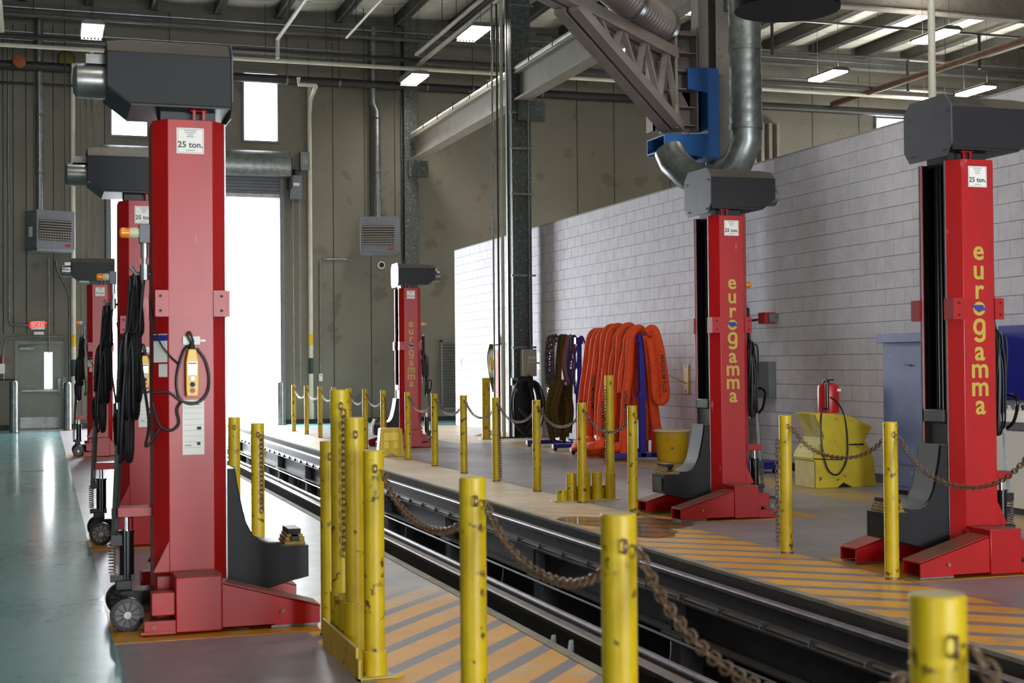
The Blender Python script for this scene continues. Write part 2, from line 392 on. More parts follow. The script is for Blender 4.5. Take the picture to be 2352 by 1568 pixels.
# white block partition: 22 courses, running bond; the nearest 300 blocks are pieces of their own
XWALL, CH, BL = 9.9, .2002, .40
YW1 = 34.66
wr = struct(MB().box(XWALL+.012, XWALL+.2, 4.0, YW1-.01, 0, 22*CH).build('wall_right', m_mortar, smooth=False), 'white painted concrete block partition along the pit')
bm_ = MB(); G = .004
def blk(mb, y0, y1, z0, z1):
    e = .010
    return mb.add([(0,y0,z0),(0,y1,z0),(0,y1,z1),(0,y0,z1),(e,y0-.002,z0-.002),(e,y1+.002,z0-.002),(e,y1+.002,z1+.002),(e,y0-.002,z1+.002)],
                  [(0,1,2,3),(0,4,5,1),(1,5,6,2),(2,6,7,3),(3,7,4,0)])
blocks = []
for r in range(22):
    y = YW1 - (0 if r % 2 == 0 else BL/2)
    if r % 2: blocks.append((y+G, YW1, r))
    while y > 4.4:
        blocks.append((y-BL+G, y-G, r)); y -= BL
vis = sorted([b for b in blocks if b[0] > 12.7 and b[1]-b[0] > .3], key=lambda b: b[0])[:296]
visset = set(vis); stuff = MB()
full = blk(MB(), -BL/2+G, BL/2-G, G, CH-G).mesh('block', m_block, smooth=False)
for b in blocks:
    if b in visset: obj('block', full, wr, (XWALL+random.uniform(-.0015, .0015), (b[0]+b[1])/2, b[2]*CH))
    else:
        k = MB(); blk(k, b[0], b[1], b[2]*CH+G, (b[2]+1)*CH-G); stuff.add([(x+XWALL, y, z) for x, y, z in k.v], k.f)
so = stuff.build('block_field', m_block, wr, smooth=False); so['kind'] = 'stuff'
MB().box(XWALL, XWALL+.2, YW1-.012, YW1, 0, 22*CH).build('wall_end', m_block, wr, smooth=False)
MB().box(XWALL+.0, XWALL+.2, 4.0, YW1, 22*CH, 22*CH+.02).build('wall_cap', m_mortar, wr, smooth=False)
struct(MB().box(XWALL-.014, XWALL, 4.4, 22.5, 0, .11).build('baseboard_right', m_rubber, smooth=False))

# roof: sagging liner between purlins, purlins, frame girders
ce = MB()
xs = [XL+1.6*i for i in range(28)]; xs = [x for x in xs if x <= XR+.2]; off = 1.13-(-13+1.6*9); xs = [x+off for x in xs]
for i in range(len(xs)-1):
    a, b = xs[i], xs[i+1]; n = 8
    vs = []; ys = [YF-.3, 10, 20, 28, 33, YB+.3]
    for yy in ys:
        for k in range(n+1):
            t = k/n; vs.append((a+(b-a)*t, yy, 11.06-.09*math.sin(PI*t)**.7*(1 if 0 < t < 1 else 0)))
    ce.add(vs, [(j*(n+1)+k, j*(n+1)+k+1, (j+1)*(n+1)+k+1, (j+1)*(n+1)+k) for j in range(len(ys)-1) for k in range(n)])
ceo = struct(ce.build('ceiling', m_deck, smooth=True), 'pale sagging roof liner between grey purlins')
struct(MB().box(XL-.3, XR+.3, YF-.3, YB+.3, 11.4, 11.6).build('ceiling', m_purlin, smooth=False), 'roof deck above the liner')
pm = MB().box(-.035, .035, YF, YB, 0, .37).box(-.1, .1, YF, YB, 0, .03).mesh('purlin', m_purlin, smooth=False)
for x in xs[1:-1]: obj('purlin', pm, ceo, (x, 0, 10.68))
for y in (10.0, 19.1, 28.05):
    struct(MB().box(XL, XR, y-.012, y+.012, 9.55, 10.68).box(XL, XR, y-.14, y+.14, 9.52, 9.56).build('trim_roof_girder', m_beam, smooth=False))
struct(MB().box(XL, XR, 37.3, 37.5, 10.35, 10.66).build('trim_roof_girder', m_purlin, smooth=False))

# building columns
def wf(mb, x, y, z0, z1, wd=.42, tf=.035):
    """wide-flange post, flanges facing -Y/+Y"""
    mb.box(x-wd/2, x+wd/2, y-wd/2, y-wd/2+tf, z0, z1).box(x-wd/2, x+wd/2, y+wd/2-tf, y+wd/2, z0, z1).box(x-.02, x+.02, y-wd/2+tf, y+wd/2-tf, z0, z1); return mb
COL = [(9.5, 28.3), (9.48, 18.75), (9.43, 37.35)]
cols = []
for i, (x, y) in enumerate(COL):
    k = MB()
    if i == 0: k.box(x-.21, x+.21, y-.21, y+.21, 0, 10.7)
    else: wf(k, x, y, 0, 10.7, .42 if i < 2 else .38)
    o = struct(k.build('trim_%d' % (i+1), m_galvdark if i != 1 else m_beam, smooth=False), ['spotted galvanised steel column with the grey switch box', 'beige steel column carrying the blue bracket', 'galvanised column against the concrete wall'][i]); cols.append(o)
    if i == 0:
        for z in (1.85, 3.35, 5.05, 6.0, 6.75, 9.0): MB().box(x-.25, x+.28, y-.25, y-.21, z, z+.04).build('channel_strut', m_galv, o, smooth=False)
        MB().box(x-.212, x+.212, y-.214, y-.17, .0, 1.2).build('base_casing', m_black, o, smooth=False)
    MB().box(x-.1, x+.45 if i == 2 else x+.5, y-.30, y-.16, 6.6, 7.03).build('corbel', m_galvdark, o, smooth=False)
# crane runway girder
gx = 9.5
gd = MB().box(gx-.03, gx+.03, 18.6, 36.9, 7.05, 7.60).box(gx-.16, gx+.16, 18.6, 36.9, 7.02, 7.06).box(gx-.16, gx+.16, 18.6, 36.9, 7.58, 7.62)
gdo = struct(gd.build('trim_crane_girder', m_cream2, smooth=False), 'long beige crane girder carried on the columns')
MB().cyl((gx-.1, 18.6, 7.70), (gx-.1, 36.9, 7.70), .06, n=10).build('conduit', m_pvc, gdo)
for k in range(12): MB().tube([(gx-.2, 20+1.4*k, 7.62), (gx-.2, 20+1.4*k, 7.78), (gx-.0, 20+1.4*k, 7.80), (gx, 20+1.4*k, 7.62)], .012, 5).build('pipe_clamp', m_pipe, gdo)
# stub wall column and duct beyond the partition
struct(MB().box(18.0, 18.75, 36.6, 37.2, 0, 10.4).build('trim_4', m_cream2, smooth=False), 'grey column behind the block partition')

# ================================================================= COLUMN LIFTS
# local frame: +x towards the pit (forks), -y the pendant side, +y the lettered side
def make_lift():
    R = thing('column_lift', 'x', 'lift', (0,0,0), 0, 'mobile column lifts along the pit')
    S_ = (-1, 1)
    # column: octagonal sides, open channel at the front
    ch = .155
    poly = [(.21,ch),(.13,.25),(-.13,.25),(-.21,.15),(-.21,-.15),(-.13,-.25),(.13,-.25),(.21,-ch),(.185,-ch+.01),(-.05,-ch+.01),(-.05,ch-.01),(.185,ch-.01)]
    col = MB().prism(poly, 'z', .02, 2.955).build('column', m_red, R, bevel=.004)
    for s in S_:
        # clamp band with four bolts
        band = MB().box(-.205, -.128, s*.25, s*.262, 1.80, 1.955).box(.128, .205, s*.25, s*.262, 1.80, 1.955).box(-.128, .128, s*.248, s*.2502, 1.80, 1.955).build('clamp_plate', m_red, R, bevel=.003)
        for x in (-.175, .175):
            for z in (1.835, 1.92): MB().cyl((x, s*.262, z), (x, s*.268, z), .009, n=8).build('bolt', m_ink, band)
        MB().box(.205, .225, s*.15, s*.262, 1.80, 1.955).build('clamp_flange', m_red, R)
        # lifting eye on the column top
        e = MB().box(.02, .035, s*.20-.012, s*.20+.012, 2.95, 3.035).box(.075, .09, s*.20-.012, s*.20+.012, 2.95, 3.035).build('lifting_eye', m_red, R)
        MB().cyl((.005, s*.20, 3.02), (.105, s*.20, 3.02), .013, n=10).build('pin', m_red, e)
        # capacity sign
        sg = MB().box(-.078, .078, s*.25, s*.253, 2.755, 2.905).build('capacity_sign', m_white, R)
        rz = 0 if s < 0 else PI
        letter('lettering', '25 ton.', .050, m_ink, sg, (0, s*.2535, 2.806), (PI/2, 0, rz), .0009)
        for hw, z_ in ((.036,2.888),(.030,2.876),(.018,2.864),(.022,2.852),(.026,2.772)): MB().box(-hw, hw, min(s*.253,s*.2536), max(s*.253,s*.2536), z_, z_+.004).build('small_print', m_inkgrey, sg, smooth=False)
        MB().box(-.072, .072, s*.253, s*.2535, 2.761, 2.763).box(-.072, .072, s*.253, s*.2535, 2.897, 2.899).box(-.072, -.07, s*.253, s*.2535, 2.761, 2.899).box(.07, .072, s*.253, s*.2535, 2.761, 2.899).build('sign_border', m_inkgrey, sg)
    # stacked lettering down the lettered face
    gp = [Vector((q[0], q[1], 0)) for q in path([(-.036,-.026,0),(-.022,-.042,0),(.008,-.046,0),(.032,-.034,0),(.038,-.01,0),(.038,.04,0),(.038,.075,0),(.026,.093,0),(.0,.099,0),(-.027,.087,0),(-.040,.052,0),(-.029,.017,0),(.0,.005,0),(.024,.014,0),(.036,.035,0)], 4)]
    gm_ = MB(); gv = []
    for i, q in enumerate(gp):
        tg = (gp[min(i+1, len(gp)-1)]-gp[max(i-1, 0)]).normalized(); nn = Vector((-tg.y, tg.x, 0))*.0135
        gv += [q-nn, q+nn]
    gm_.add(gv, [(2*i, 2*i+1, 2*i+3, 2*i+2) for i in range(len(gp)-1)]); g_me = gm_.mesh('lettering', m_gold, smooth=False)
    for i, chh in enumerate('eurogamma'):
        z = (2.218,2.078,1.937,1.818,1.681,1.494,1.369,1.238,1.107)[i]+.015
        if chh == 'g':
            o = obj('lettering', g_me, R, (0, .2512, z)); o.rotation_euler = (PI/2, 0, PI)
        else: letter('lettering', chh, .20, m_gold, R, (0, .2512, z), (PI/2, 0, PI), .004, base=True)
    t = MB().prism([(-.062,-.02),(.03,-.02),(.062,.02),(-.03,.02)]  , 'y', .2522, .2535); o = t.build('tape_strip', m_blue, R, label='blue masking tape strip'); o.location = (0, 0, 1.885)
    # channel contents
    MB().box(-.045, -.03, -ch+.012, ch-.012, .2, 2.95).build('channel_back', m_black, R)
    for s in S_: MB().box(-.03, .19, s*(ch-.012)-.006, s*(ch-.012)+.006, .2, 2.95).build('guide_rail', m_gloss, R)
    for y in (-.09, -.03, .04, .1): MB().cyl((.12-.02*abs(y)*10, y, 1.1), (.12-.02*abs(y)*10, y, 3.0), .026, n=12).build('cover_tube', m_gloss, R)
    for s in S_: MB().box(.207, .214, s*ch-.006, s*ch+.006, .25, 2.95).build('edge_strip', m_alu, R)
    # head cover
    def ring(x, zb, zt=3.41): return [(x,-.29,zb),(x,-.29,3.325),(x,-.205,zt),(x,.205,zt),(x,.29,3.325),(x,.29,zb)]
    hv = ring(.235, 3.03)+ring(-.34, 3.03)+ring(-.47, 3.13, 3.40)
    hf = [(k*6+i, k*6+(i+1)%6, (k+1)*6+(i+1)%6, (k+1)*6+i) for k in (0,1) for i in range(6)]+[(5,4,3,2,1,0), (12,13,14,15,16,17)]
    h = MB().add(hv, hf).build('head_cover', m_dark, R, bevel=.004, label='dark grey sheet-metal head cover')
    ep = MB().prism([(-.225,2.975),(.225,2.975),(.295,3.06),(.295,3.34),(.215,3.425),(-.215,3.425),(-.295,3.34),(-.295,3.06)], 'x', .236, .246).build('end_plate', m_plate, h, bevel=.002)
    for y, z in ((-.2, 3.02), (.2, 3.02), (.24, 3.3), (-.24, 3.3)): MB().cyl((.246, y, z), (.252, y, z), .009, n=8).build('screw', m_alu, h)
    MB().box(-.16, .16, -.13, .13, 2.93, 3.04).build('neck', m_rubber, R)  # black colour carries the shade between column top and head
    MB().box(-.335, .23, -.285, .285, 3.018, 3.031).build('underside_shade', m_rubber, h)  # black sheet that paints the shade under the head
    MB().add([(-.335,-.285,3.022),(-.335,.285,3.022),(-.468,.285,3.124),(-.468,-.285,3.124),(-.335,-.285,3.03),(-.335,.285,3.03),(-.468,.285,3.135),(-.468,-.285,3.135)], [(0,1,2,3),(4,5,6,7),(0,1,5,4),(2,3,7,6),(0,3,7,4),(1,2,6,5)]).build('rear_underside_shade', m_rubber, h)  # same painted shade under the sloping rear
    mo = MB().lathe([(.02,-.655),(.075,-.65),(.098,-.63),(.10,-.60),(.10,-.47)], (0,-.04,3.19), 24, 'x').build('motor', m_alu, R, label='round aluminium motor housing')
    MB().box(-.58, -.47, -.10, .02, 3.285, 3.34).build('terminal_box', m_alu, mo)
    # base: side boxes, hollow tapered legs, cross member
    for s in S_:
        a, b = (s*.285, s*.53) if s > 0 else (s*.53, s*.285)
        bb = MB().box(-.12, .14, a, b, .012, .325).build('base_box', m_red, R, bevel=.008)
        MB().box(-.16, .16, min(s*.24, s*.29), max(s*.24, s*.29), .05, .30).build('base_web', m_red, R)
        lg = MB(); th = .014; x0, x1 = .14, .70
        lo, hi = a+.012, b-.012
        top = [(x0,.285),(x1,.125),(x1,.111),(x0,.27)]
        lg.prism(top, 'y', lo, hi)
        for yy in (lo, hi-th): lg.prism([(x0,.02),(x1,.02),(x1,.12),(x0,.28)], 'y', yy, yy+th)
        lg.box(x0, x0+.3, lo, hi, .02, .03)
        l = lg.build('leg', m_red, R, bevel=.002)
        MB().cyl((.48, s*.52, .10), (.48, s*.535, .10), .013, n=12).build('bolt', m_brass, l)
        MB().box(.42, .69, lo+.02, hi-.02, .004, .02).build('foot_pad', m_galv, l)
        MB().box(-.25, -.12, s*.45-.05, s*.45+.05, .11, .24).build('rear_bracket', m_red, R, bevel=.005)
        ft = MB().box(-.29, -.12, s*.47-.05, s*.47+.05, .028, .085).box(-.31, -.12, s*.47-.06, s*.47+.06, .012, .028).build('rear_foot', m_red, R)
        MB().cyl((-.24, s*.52, .055), (-.24, s*.53, .055), .012, n=8).build('bolt', m_brass, ft)
        MB().prism([(-.13,.32),(-.22,.32),(-.13,.50)], 'y', s*.24-.008, s*.24+.008).build('gusset', m_red, R)
    MB().box(-.20, .10, -.285, .285, .03, .30).build('cross_member', m_red, R)
    # fork carriage
    MB().box(.03, .20, -.135, .135, .17, 1.06).build('carriage', m_black, R, bevel=.006)
    MB().box(.06, .222, -.12, .12, 1.06, 1.15).build('carriage_head', m_plate, R, bevel=.006)
    arc = [(.34-.085*math.cos(t), .50-.0*t) for t in ()]
    prof = [(.20,.90),(.262,.90),(.275,.80),(.30,.68),(.325,.575),(.36,.505),(.41,.462),(.46,.448),(.53,.448),(.545,.425),(.70,.425),(.70,.235),(.60,.215),(.42,.165),(.20,.165)]
    fk = MB().prism(prof, 'y', -.15, .15).build('fork', m_dark, R, bevel=.005, label='dark grey curved lifting fork')
    strip = MB(); inner = prof[1:9]; vs = []
    for x, z in inner: vs += [(x+.004,-.125,z+.002),(x+.004,.125,z+.002)]
    strip.add(vs, [(2*i,2*i+1,2*i+3,2*i+2) for i in range(len(inner)-1)]); strip.build('wear_plate', m_plate, fk)
    MB().box(.697, .708, -.09, .09, .26, .39).build('end_stop', m_black, fk)
    ad = MB().box(.56, .685, -.12, .12, .425, .447).build('wheel_adapter', m_brass, R, bevel=.004, label='rusty brass stepped wheel adapter')
    for (x0, x1, z0, z1, mm) in ((.565,.595,.447,.472,m_brass),(.65,.682,.447,.472,m_brass),(.575,.672,.472,.490,m_brass),(.598,.648,.447,.500,m_black),(.582,.66,.490,.522,m_dark)):
        MB().box(x0, x1, -.11, .11, z0, z1).build('step', mm, ad, bevel=.003)
    # warning light on its junction box
    jb = MB().box(-.285, -.225, -.16, -.08, 2.235, 2.345).build('junction_box', m_heater, R, bevel=.004)
    MB().cyl((-.255, -.12, 2.15), (-.255, -.12, 2.235), .022, n=10).cyl((-.255, -.12, 2.11), (-.255, -.12, 2.15), .014, n=10).cyl((-.255,-.12,2.02), (-.255,-.12,2.11), .027, n=10).build('cable_gland', m_galv, jb)
    bc = MB().lathe([(.03,-.285),(.034,-.30),(.03,-.34)], (0,-.12,2.295), 16, 'x').build('beacon', m_cream, R)
    MB().lathe([(.028,-.34),(.03,-.345),(.03,-.385),(.022,-.395)], (0,-.12,2.295), 16, 'x').build('amber_lens', m_amber, bc, label='amber warning lens')
    # coiled cable hung behind the column
    MB().tube([(-.21,-.06,2.06),(-.30,-.06,2.06),(-.33,-.06,2.10)], .012, 6).build('cable_hook', m_galv, R)
    rnd = random.Random(3); cb = MB()
    for i in range(17):
        x = -.27-rnd.uniform(0,.07); y = -.10+rnd.uniform(0,.12); zt = 2.06-rnd.uniform(0,.05); zb = rnd.choice([1.0,1.08,1.2,1.3,1.4,.95]); wdt = rnd.uniform(.05,.13)
        dx = rnd.uniform(-.03,.02)-.05*(i % 3)/2
        pts = [(x,y,zt),(x+.03*rnd.random(),y+wdt*.5,zt-.3),(x+dx*.6,y+wdt,(zt+zb)/2),(x+dx,y+wdt*.7,zb+.08),(x+dx-.02,y,zb),(x+dx-.03,y-wdt*.7,zb+.08),(x+dx*.6-.03,y-wdt,(zt+zb)/2),(x-.03*rnd.random(),y-wdt*.5,zt-.3)]
        cb.tube([Vector(p) for p in path(pts+[pts[0]], 5)[:-1]], .0085, 6, closed=True)
    cb.build('cable_coil', m_rubber, R, label='hanging coil of black cable')
    cbl = MB().tube(path([(-.255,-.12,2.04),(-.27,-.11,1.9),(-.28,-.08,1.6),(-.24,-.2,1.2),(-.26,-.26,1.05),(-.18,-.27,1.15)], 6), .009, 6)
    cbl.build('cable', m_rubber, R)
    # pendant on its hook, decals, inspection sheet
    hk = MB().box(-.05, .05, -.268, -.25, 1.635, 1.685).box(.05, .082, -.266, -.256, 1.652, 1.668).build('pendant_holder', m_white, R, bevel=.003)
    pn = MB().prism([(-.032,1.335),(.032,1.335),(.036,1.38),(.036,1.535),(.022,1.61),(-.022,1.61),(-.036,1.535),(-.036,1.38)], 'y', -.315, -.27).build('pendant', m_yellowpen, R, bevel=.005, label='yellow push-button pendant control')
    MB().box(-.026, .026, -.319, -.314, 1.46, 1.535).build('pendant_label', m_alu, pn)
    MB().box(-.024, .024, -.3195, -.3185, 1.522, 1.532).build('red_stripe', m_redplain, pn)
    for z, mm in ((1.44, m_galv), (1.405, m_dark), (1.37, m_redplain)): MB().cyl((0,-.313,z), (0,-.324,z), .0145, n=16).build('button', mm, pn)
    MB().cyl((0,-.29,1.605), (0,-.29,1.65), .02, .012, n=12).build('boot', m_rubber, pn)
    lp = MB()
    lp.tube(path([(0,-.29,1.64),(-.045,-.28,1.60),(-.085,-.272,1.45),(-.07,-.272,1.33),(.0,-.275,1.29),(.075,-.275,1.33),(.10,-.275,1.43),(.08,-.28,1.54),(.03,-.285,1.615)], 5), .007, 6)
    lp.tube(path([(.0,-.29,1.64),(-.025,-.29,1.69),(-.01,-.285,1.71),(.01,-.29,1.65)], 5), .006, 6)
    lp.tube(path([(.10,-.275,1.44),(.09,-.275,1.36),(.03,-.272,1.30),(-.06,-.272,1.31),(-.13,-.275,1.36),(-.22,-.26,1.36)], 5), .007, 6)
    lp.tube(path([(-.06,-.272,1.31),(-.085,-.272,1.26),(-.075,-.272,1.18),(-.12,-.272,1.14),(-.18,-.26,1.17),(-.22,-.24,1.30)], 5), .008, 6)
    lp.tube(path([(-.07,-.272,1.52),(-.13,-.27,1.58),(-.19,-.25,1.68),(-.23,-.2,1.9)], 5), .006, 6)
    lp.build('pendant_cable', m_rubber, pn)
    sh = MB().box(-.052, .072, -.2525, -.25, .995, 1.315).build('inspection_sheet', m_white, R)
    for k in range(9): MB().box(-.045, .065, -.2529, -.2524, 1.30-.033*k, 1.3015-.033*k).build('ruled_line', m_inkgrey, sh)
    for x0, x1, z0 in ((.0,.05,1.285),(.03,.055,1.14),(.03,.05,1.05),(-.04,.0,1.048)): MB().box(x0, x1, -.2529, -.2523, z0, z0+.018 if x0 > 0.01 else z0+.004).build('scribble', m_ink, sh)
    dc = MB().prism([(-.205,-.158),(-.137,-.244),(-.136,-.247),(-.207,-.158)], 'z', 1.535, 1.70).build('decal', m_white, R)
    MB().prism([(-.206,-.158),(-.137,-.245),(-.136,-.2475),(-.2075,-.158)], 'z', 1.66, 1.695).build('decal_band', m_blue, dc)
    MB().prism([(-.18,-.19),(-.137,-.244),(-.136,-.247),(-.181,-.191)], 'z', 1.45, 1.525).build('decal', m_white, R)
    # rear trolley: wheels, jack, spring, lever with loop grip
    for s in S_:
        wl = MB(); cx, cz, cy = -.37, .097, s*.30
        wl.lathe([(.070,cy-.028),(.094,cy-.026),(.097,cy-.018),(.097,cy+.018),(.094,cy+.026),(.070,cy+.028)], (cx,0,cz), 28, 'y')
        wh = wl.build('wheel', m_rubber, R)
        hub = MB().lathe([(.022,cy-.034),(.022,cy+.034)], (cx,0,cz), 14, 'y').build('hub', m_alu, wh)
        MB().lathe([(.07,cy-.0295),(.0701,cy+.0295)], (cx,0,cz), 24, 'y').build('wheel_disc', m_wheel, wh)
        for k in range(10):
            t = 2*PI*k/10; MB().bar((cx+.02*math.cos(t), cy-.030, cz+.02*math.sin(t)), (cx+.088*math.cos(t), cy-.030, cz+.088*math.sin(t)), .007, .008, (0,1,0)).build('spoke', m_black, wh)
    MB().cyl((-.37,-.3,.097), (-.37,.3,.097), .014, n=10).build('axle', m_galv, R)
    tr = MB().box(-.40, -.20, -.10, .10, .15, .20).box(-.42, -.33, -.06, .06, .20, .255).build('trolley_frame', m_black, R, bevel=.004)
    MB().box(-.33, -.18, -.06, .06, .08, .15).build('pivot_block', m_black, tr)
    MB().box(-.41, -.19, -.05, .05, .625, .685).build('jack_arm', m_red, R, bevel=.004)
    jk = MB().cyl((-.355,0,.25), (-.355,0,.53), .042, n=18).cyl((-.355,0,.53), (-.355,0,.545), .046, n=18).build('jack', m_gloss, R)
    MB().cyl((-.355,0,.54), (-.355,0,.63), .017, n=14).build('piston_rod', m_chrome, jk)
    MB().box(-.45, -.31, -.035, .035, .245, .285).build('jack_foot', m_black, jk)
    sp = [(-.437+.02*math.cos(t), .02*math.sin(t), .29+.20*t/(2*PI*11)) for t in (2*PI*i/10 for i in range(111))]
    MB().tube(sp, .0045, 5).build('spring', m_steelchain, R)
    lv = MB().bar((-.425,0,.49), (-.40,-.02,1.05), .035, .028).build('lever', m_galv, R)
    MB().box(-.445, -.38, -.03, .03, .46, .52).build('lever_socket', m_black, lv)
    lo_ = path([(-.40,-.02,1.03),(-.395,-.02,1.20),(-.40,.02,1.245),(-.41,.10,1.235),(-.415,.13,1.19),(-.41,.09,1.06),(-.402,.02,1.0)], 6)
    MB().tube(lo_, .013, 8).build('loop_grip', m_gloss, lv)
    return R
L0 = make_lift()
LIFTS = [(.82, 8.73, 0, 'big red column lift with a yellow pendant control hung on its side'),
         (.83, 12.93, 0, 'red column lift half hidden behind the pendant lift, grey head to the window'),
         (.93, 25.75, 0, 'small distant red column lift beside the steel bollards and exit door'),
         (6.40, 8.92, PI, 'red column lift with gold lettering before the grey-blue cabinet'),
         (6.43, 12.84, PI, 'red column lift with gold lettering between bucket and yellow concrete block'),
         (6.50, 25.98, PI, 'far red column lift with gold lettering under the wall heater')]
lifts = []
for i, (x, y, rz, lab) in enumerate(LIFTS):
    o = L0 if i == 0 else copy_tree(L0)
    o.location = (x, y, 0); o.rotation_euler = (0, 0, rz); o['label'] = lab; lifts.append(o)

# ================================================================= RAILS AND STEELWORK IN THE PIT
def rail(x, lab, m_head):
    t = thing('running_rail', lab, 'rail', (x, 0, 0))
    y0, y1 = YF, 48
    MB().prism([(-.036,-.085),(-.036,-.062),(-.028,-.052),(.028,-.052),(.036,-.062),(.036,-.085),(.010,-.095),(-.010,-.095)], 'y', y0, y1).build('rail_head', m_head, t)
    MB().prism([(-.010,-.095),(.010,-.095),(.010,-.195),(-.010,-.195)], 'y', y0, y1).build('rail_web', m_ibeam, t, smooth=False)
    MB().prism([(-.075,-.225),(.075,-.225),(.075,-.213),(.012,-.193),(-.012,-.193),(-.075,-.213)], 'y', y0, y1).build('rail_foot', m_ibeam, t, smooth=False)
    return t
m_shine = mat('polished_rail_head', '756d76', '584f58', rough=.45, metal=.85, scale=8)
rails = {}
rails[4.50] = rail(4.50, 'polished steel rail beside the striped walkway edge of the pit', m_shine)
rails[2.97] = rail(2.97, 'brown worn steel rail at the pit edge by the yellow posts', m_rail)
bolt = MB()
bolt.cyl((0,0,0), (0,0,.03), .022, n=6).cyl((0,0,.03), (0,0,.05), .011, n=6).cyl((-.05,.04,0), (-.05,.04,.028), .02, n=6)
bolt.box(-.07, .03, -.03, .03, .0, .008)
bolt_me = bolt.mesh('rail_clip', m_ibeam)
for x, lab, zz in ((4.50, 'grey steel girder under the polished rail', 0), (2.97, 'dark steel girder under the brown worn rail', 0)):
    t = thing('rail_girder', lab, 'girder', (x, 0, 0)); s = -1 if x > 4 else 1
    MB().box(-.008, .008, YF, 48, -.47, -.24).build('web', m_ibeam, t, smooth=False)
    MB().box(-.11, .11, YF, 48, -.24, -.226).build('top_flange', m_ibeam, t, smooth=False)
    MB().box(-.12, .12, YF, 48, -.485, -.47).build('bottom_flange', m_ibeam, t, smooth=False)
    y = 6.4
    while y < 36:
        obj('rail_clip', bolt_me, rails[x], (s*.092, y, -.226)).scale = (s, 1, 1); y += .62
    y = 3.4
    while y < 37:
        p_ = MB().box(-.09, .09, y-.09, y+.09, -1.5, -.485).build('pedestal', m_ibeam, t, smooth=False)
        MB().box(-.14, .14, y-.16, y+.16, -.505, -.485).build('bearing_plate', m_ibeam, p_, smooth=False)
        MB().box(min(s*.008,s*.1), max(s*.008,s*.1), y-.006, y+.006, -.47, -.24).box(min(s*.008,s*.1), max(s*.008,s*.1), y+.06, y+.072, -.47, -.24).build('stiffener', m_ibeam, p_, smooth=False)
        y += 3.1
cp = thing('conduit_pipe', 'shiny steel conduit pipe clipped along the brown rail in the pit', 'pipe', (3.1, 0, 0))
MB().cyl((0,YF,-.075), (0,48,-.075), .027, n=14).build('pipe', m_shine, cp)
for k in range(12): MB().cyl((0,4.6+3*k,-.075), (0,4.66+3*k,-.075), .033, n=14).build('coupling', m_galv, cp)
for k in range(6): MB().tube([(.0,6.9+2.9*k,-.046),(.032,6.9+2.9*k,-.075),(.05,6.92+2.9*k,-.02),(.055,6.93+2.9*k,.03)], .002, 5).build('cable_tie', m_galv, cp)
p2 = MB().cyl((4.33,YF,-.50), (4.33,40,-.50), .012, n=8).build('conduit_pipe', m_ibeam); tag(p2, 'thin conduit running along the lower girder flange in the pit', 'pipe')
can = thing('drink_can', 'crushed blue drink can lying on the pit girder flange', 'can', (4.40, 10.95, -.437), 1.2)
MB().lathe([(.02,-.06),(.03,-.055),(.033,-.045),(.033,.045),(.027,.058),(.022,.06)], (0,0,0), 16, 'x').build('can_body', mat('blue_can', '5a74b0', 'b8bcc4', rough=.3, metal=.5, scale=18), can)
MB().lathe([(.022,.060),(.0225,.063)], (0,0,0), 14, 'x').build('can_lid', m_alu, can)
for k, (px, py) in enumerate([(2.66, 7.42), (2.70, 7.25)]):
    lf = MB(); n = 6; vs = []
    for i in range(n+1):
        t = i/n; wd = .06*math.sin(PI*t*.9+.25); vs += [(px-wd*.6, py-wd, -.15+.16*t), (px+wd*.6+.02*t, py+wd, -.15+.16*t)]
    lf.add(vs, [(2*i,2*i+1,2*i+3,2*i+2) for i in range(n)])
    o = lf.build('paper_scrap', m_inkgrey, origin=(px, py, -.15)); sd = o.modifiers.new('thick', 'SOLIDIFY'); sd.thickness = .002
    tag(o, ['curled white paper scrap caught at the pit edge', 'pale folded paper scrap beside the curled one at the pit edge'][k], 'paper')

# ================================================================= CHAIN POSTS
HP, RP = 1.085, .05
post_tube = MB().lathe([(.0,.004),(RP,.004),(RP,HP-.004),(RP-.003,HP),(RP-.012,HP+.0005),(.0,HP-.002)], (0,0,0), 24).mesh('post_tube', m_yellow)
ring_me = MB().tube([(0, .018*math.cos(t), .018*math.sin(t)) for t in (2*PI*i/14 for i in range(14))], .0045, 6, closed=True).mesh('chain_ring', m_rust)
foot_me = MB().lathe([(RP+.001,.0),(RP+.006,.0),(RP+.005,.012),(RP+.001,.014)], (0,0,0), 20).mesh('base_ring', m_rust)
def post(x, y, label, group, z0=0, sc_=1.0, foot=True):
    t = thing('chain_post', label, 'post', (x, y, z0), 0, group)
    o = obj('post_tube', post_tube, t); o.scale = (1, 1, sc_); o.rotation_euler = (0, 0, random.uniform(0, 6))
    for s in (-1, 1):
        r = obj('chain_ring', ring_me, t, (RP*.55*(1 if s > 0 else -.2), s*(RP+.012), HP*sc_-.085)); r.rotation_euler = (0, 0, .6*s)
    if foot: obj('base_ring', foot_me, t)
    return t
def link_mesh(m, Lk=.046, Wd=.030, r=.0042):
    pts = []
    for i in range(6): a = -PI/2+PI*i/5; pts.append(((Lk-Wd)/2+Wd/2*math.cos(a), Wd/2*math.sin(a), 0))
    for i in range(6): a = PI/2+PI*i/5; pts.append((-(Lk-Wd)/2+Wd/2*math.cos(a), Wd/2*math.sin(a), 0))
    return MB().tube(pts, r, 5, closed=True)
lk_rust = link_mesh(m_rust).mesh('link', m_rust); lk_mb = link_mesh(m_steelchain)
def hang(p0, p1, sag, n=60):
    p0, p1 = Vector(p0), Vector(p1); out = []
    for i in range(n+1):
        t = i/n; p = p0.lerp(p1, t); k = (math.cosh(2.2*(2*t-1))-math.cosh(2.2))/(math.cosh(2.2)-1); p.z += sag*k; out.append(p)
    return out
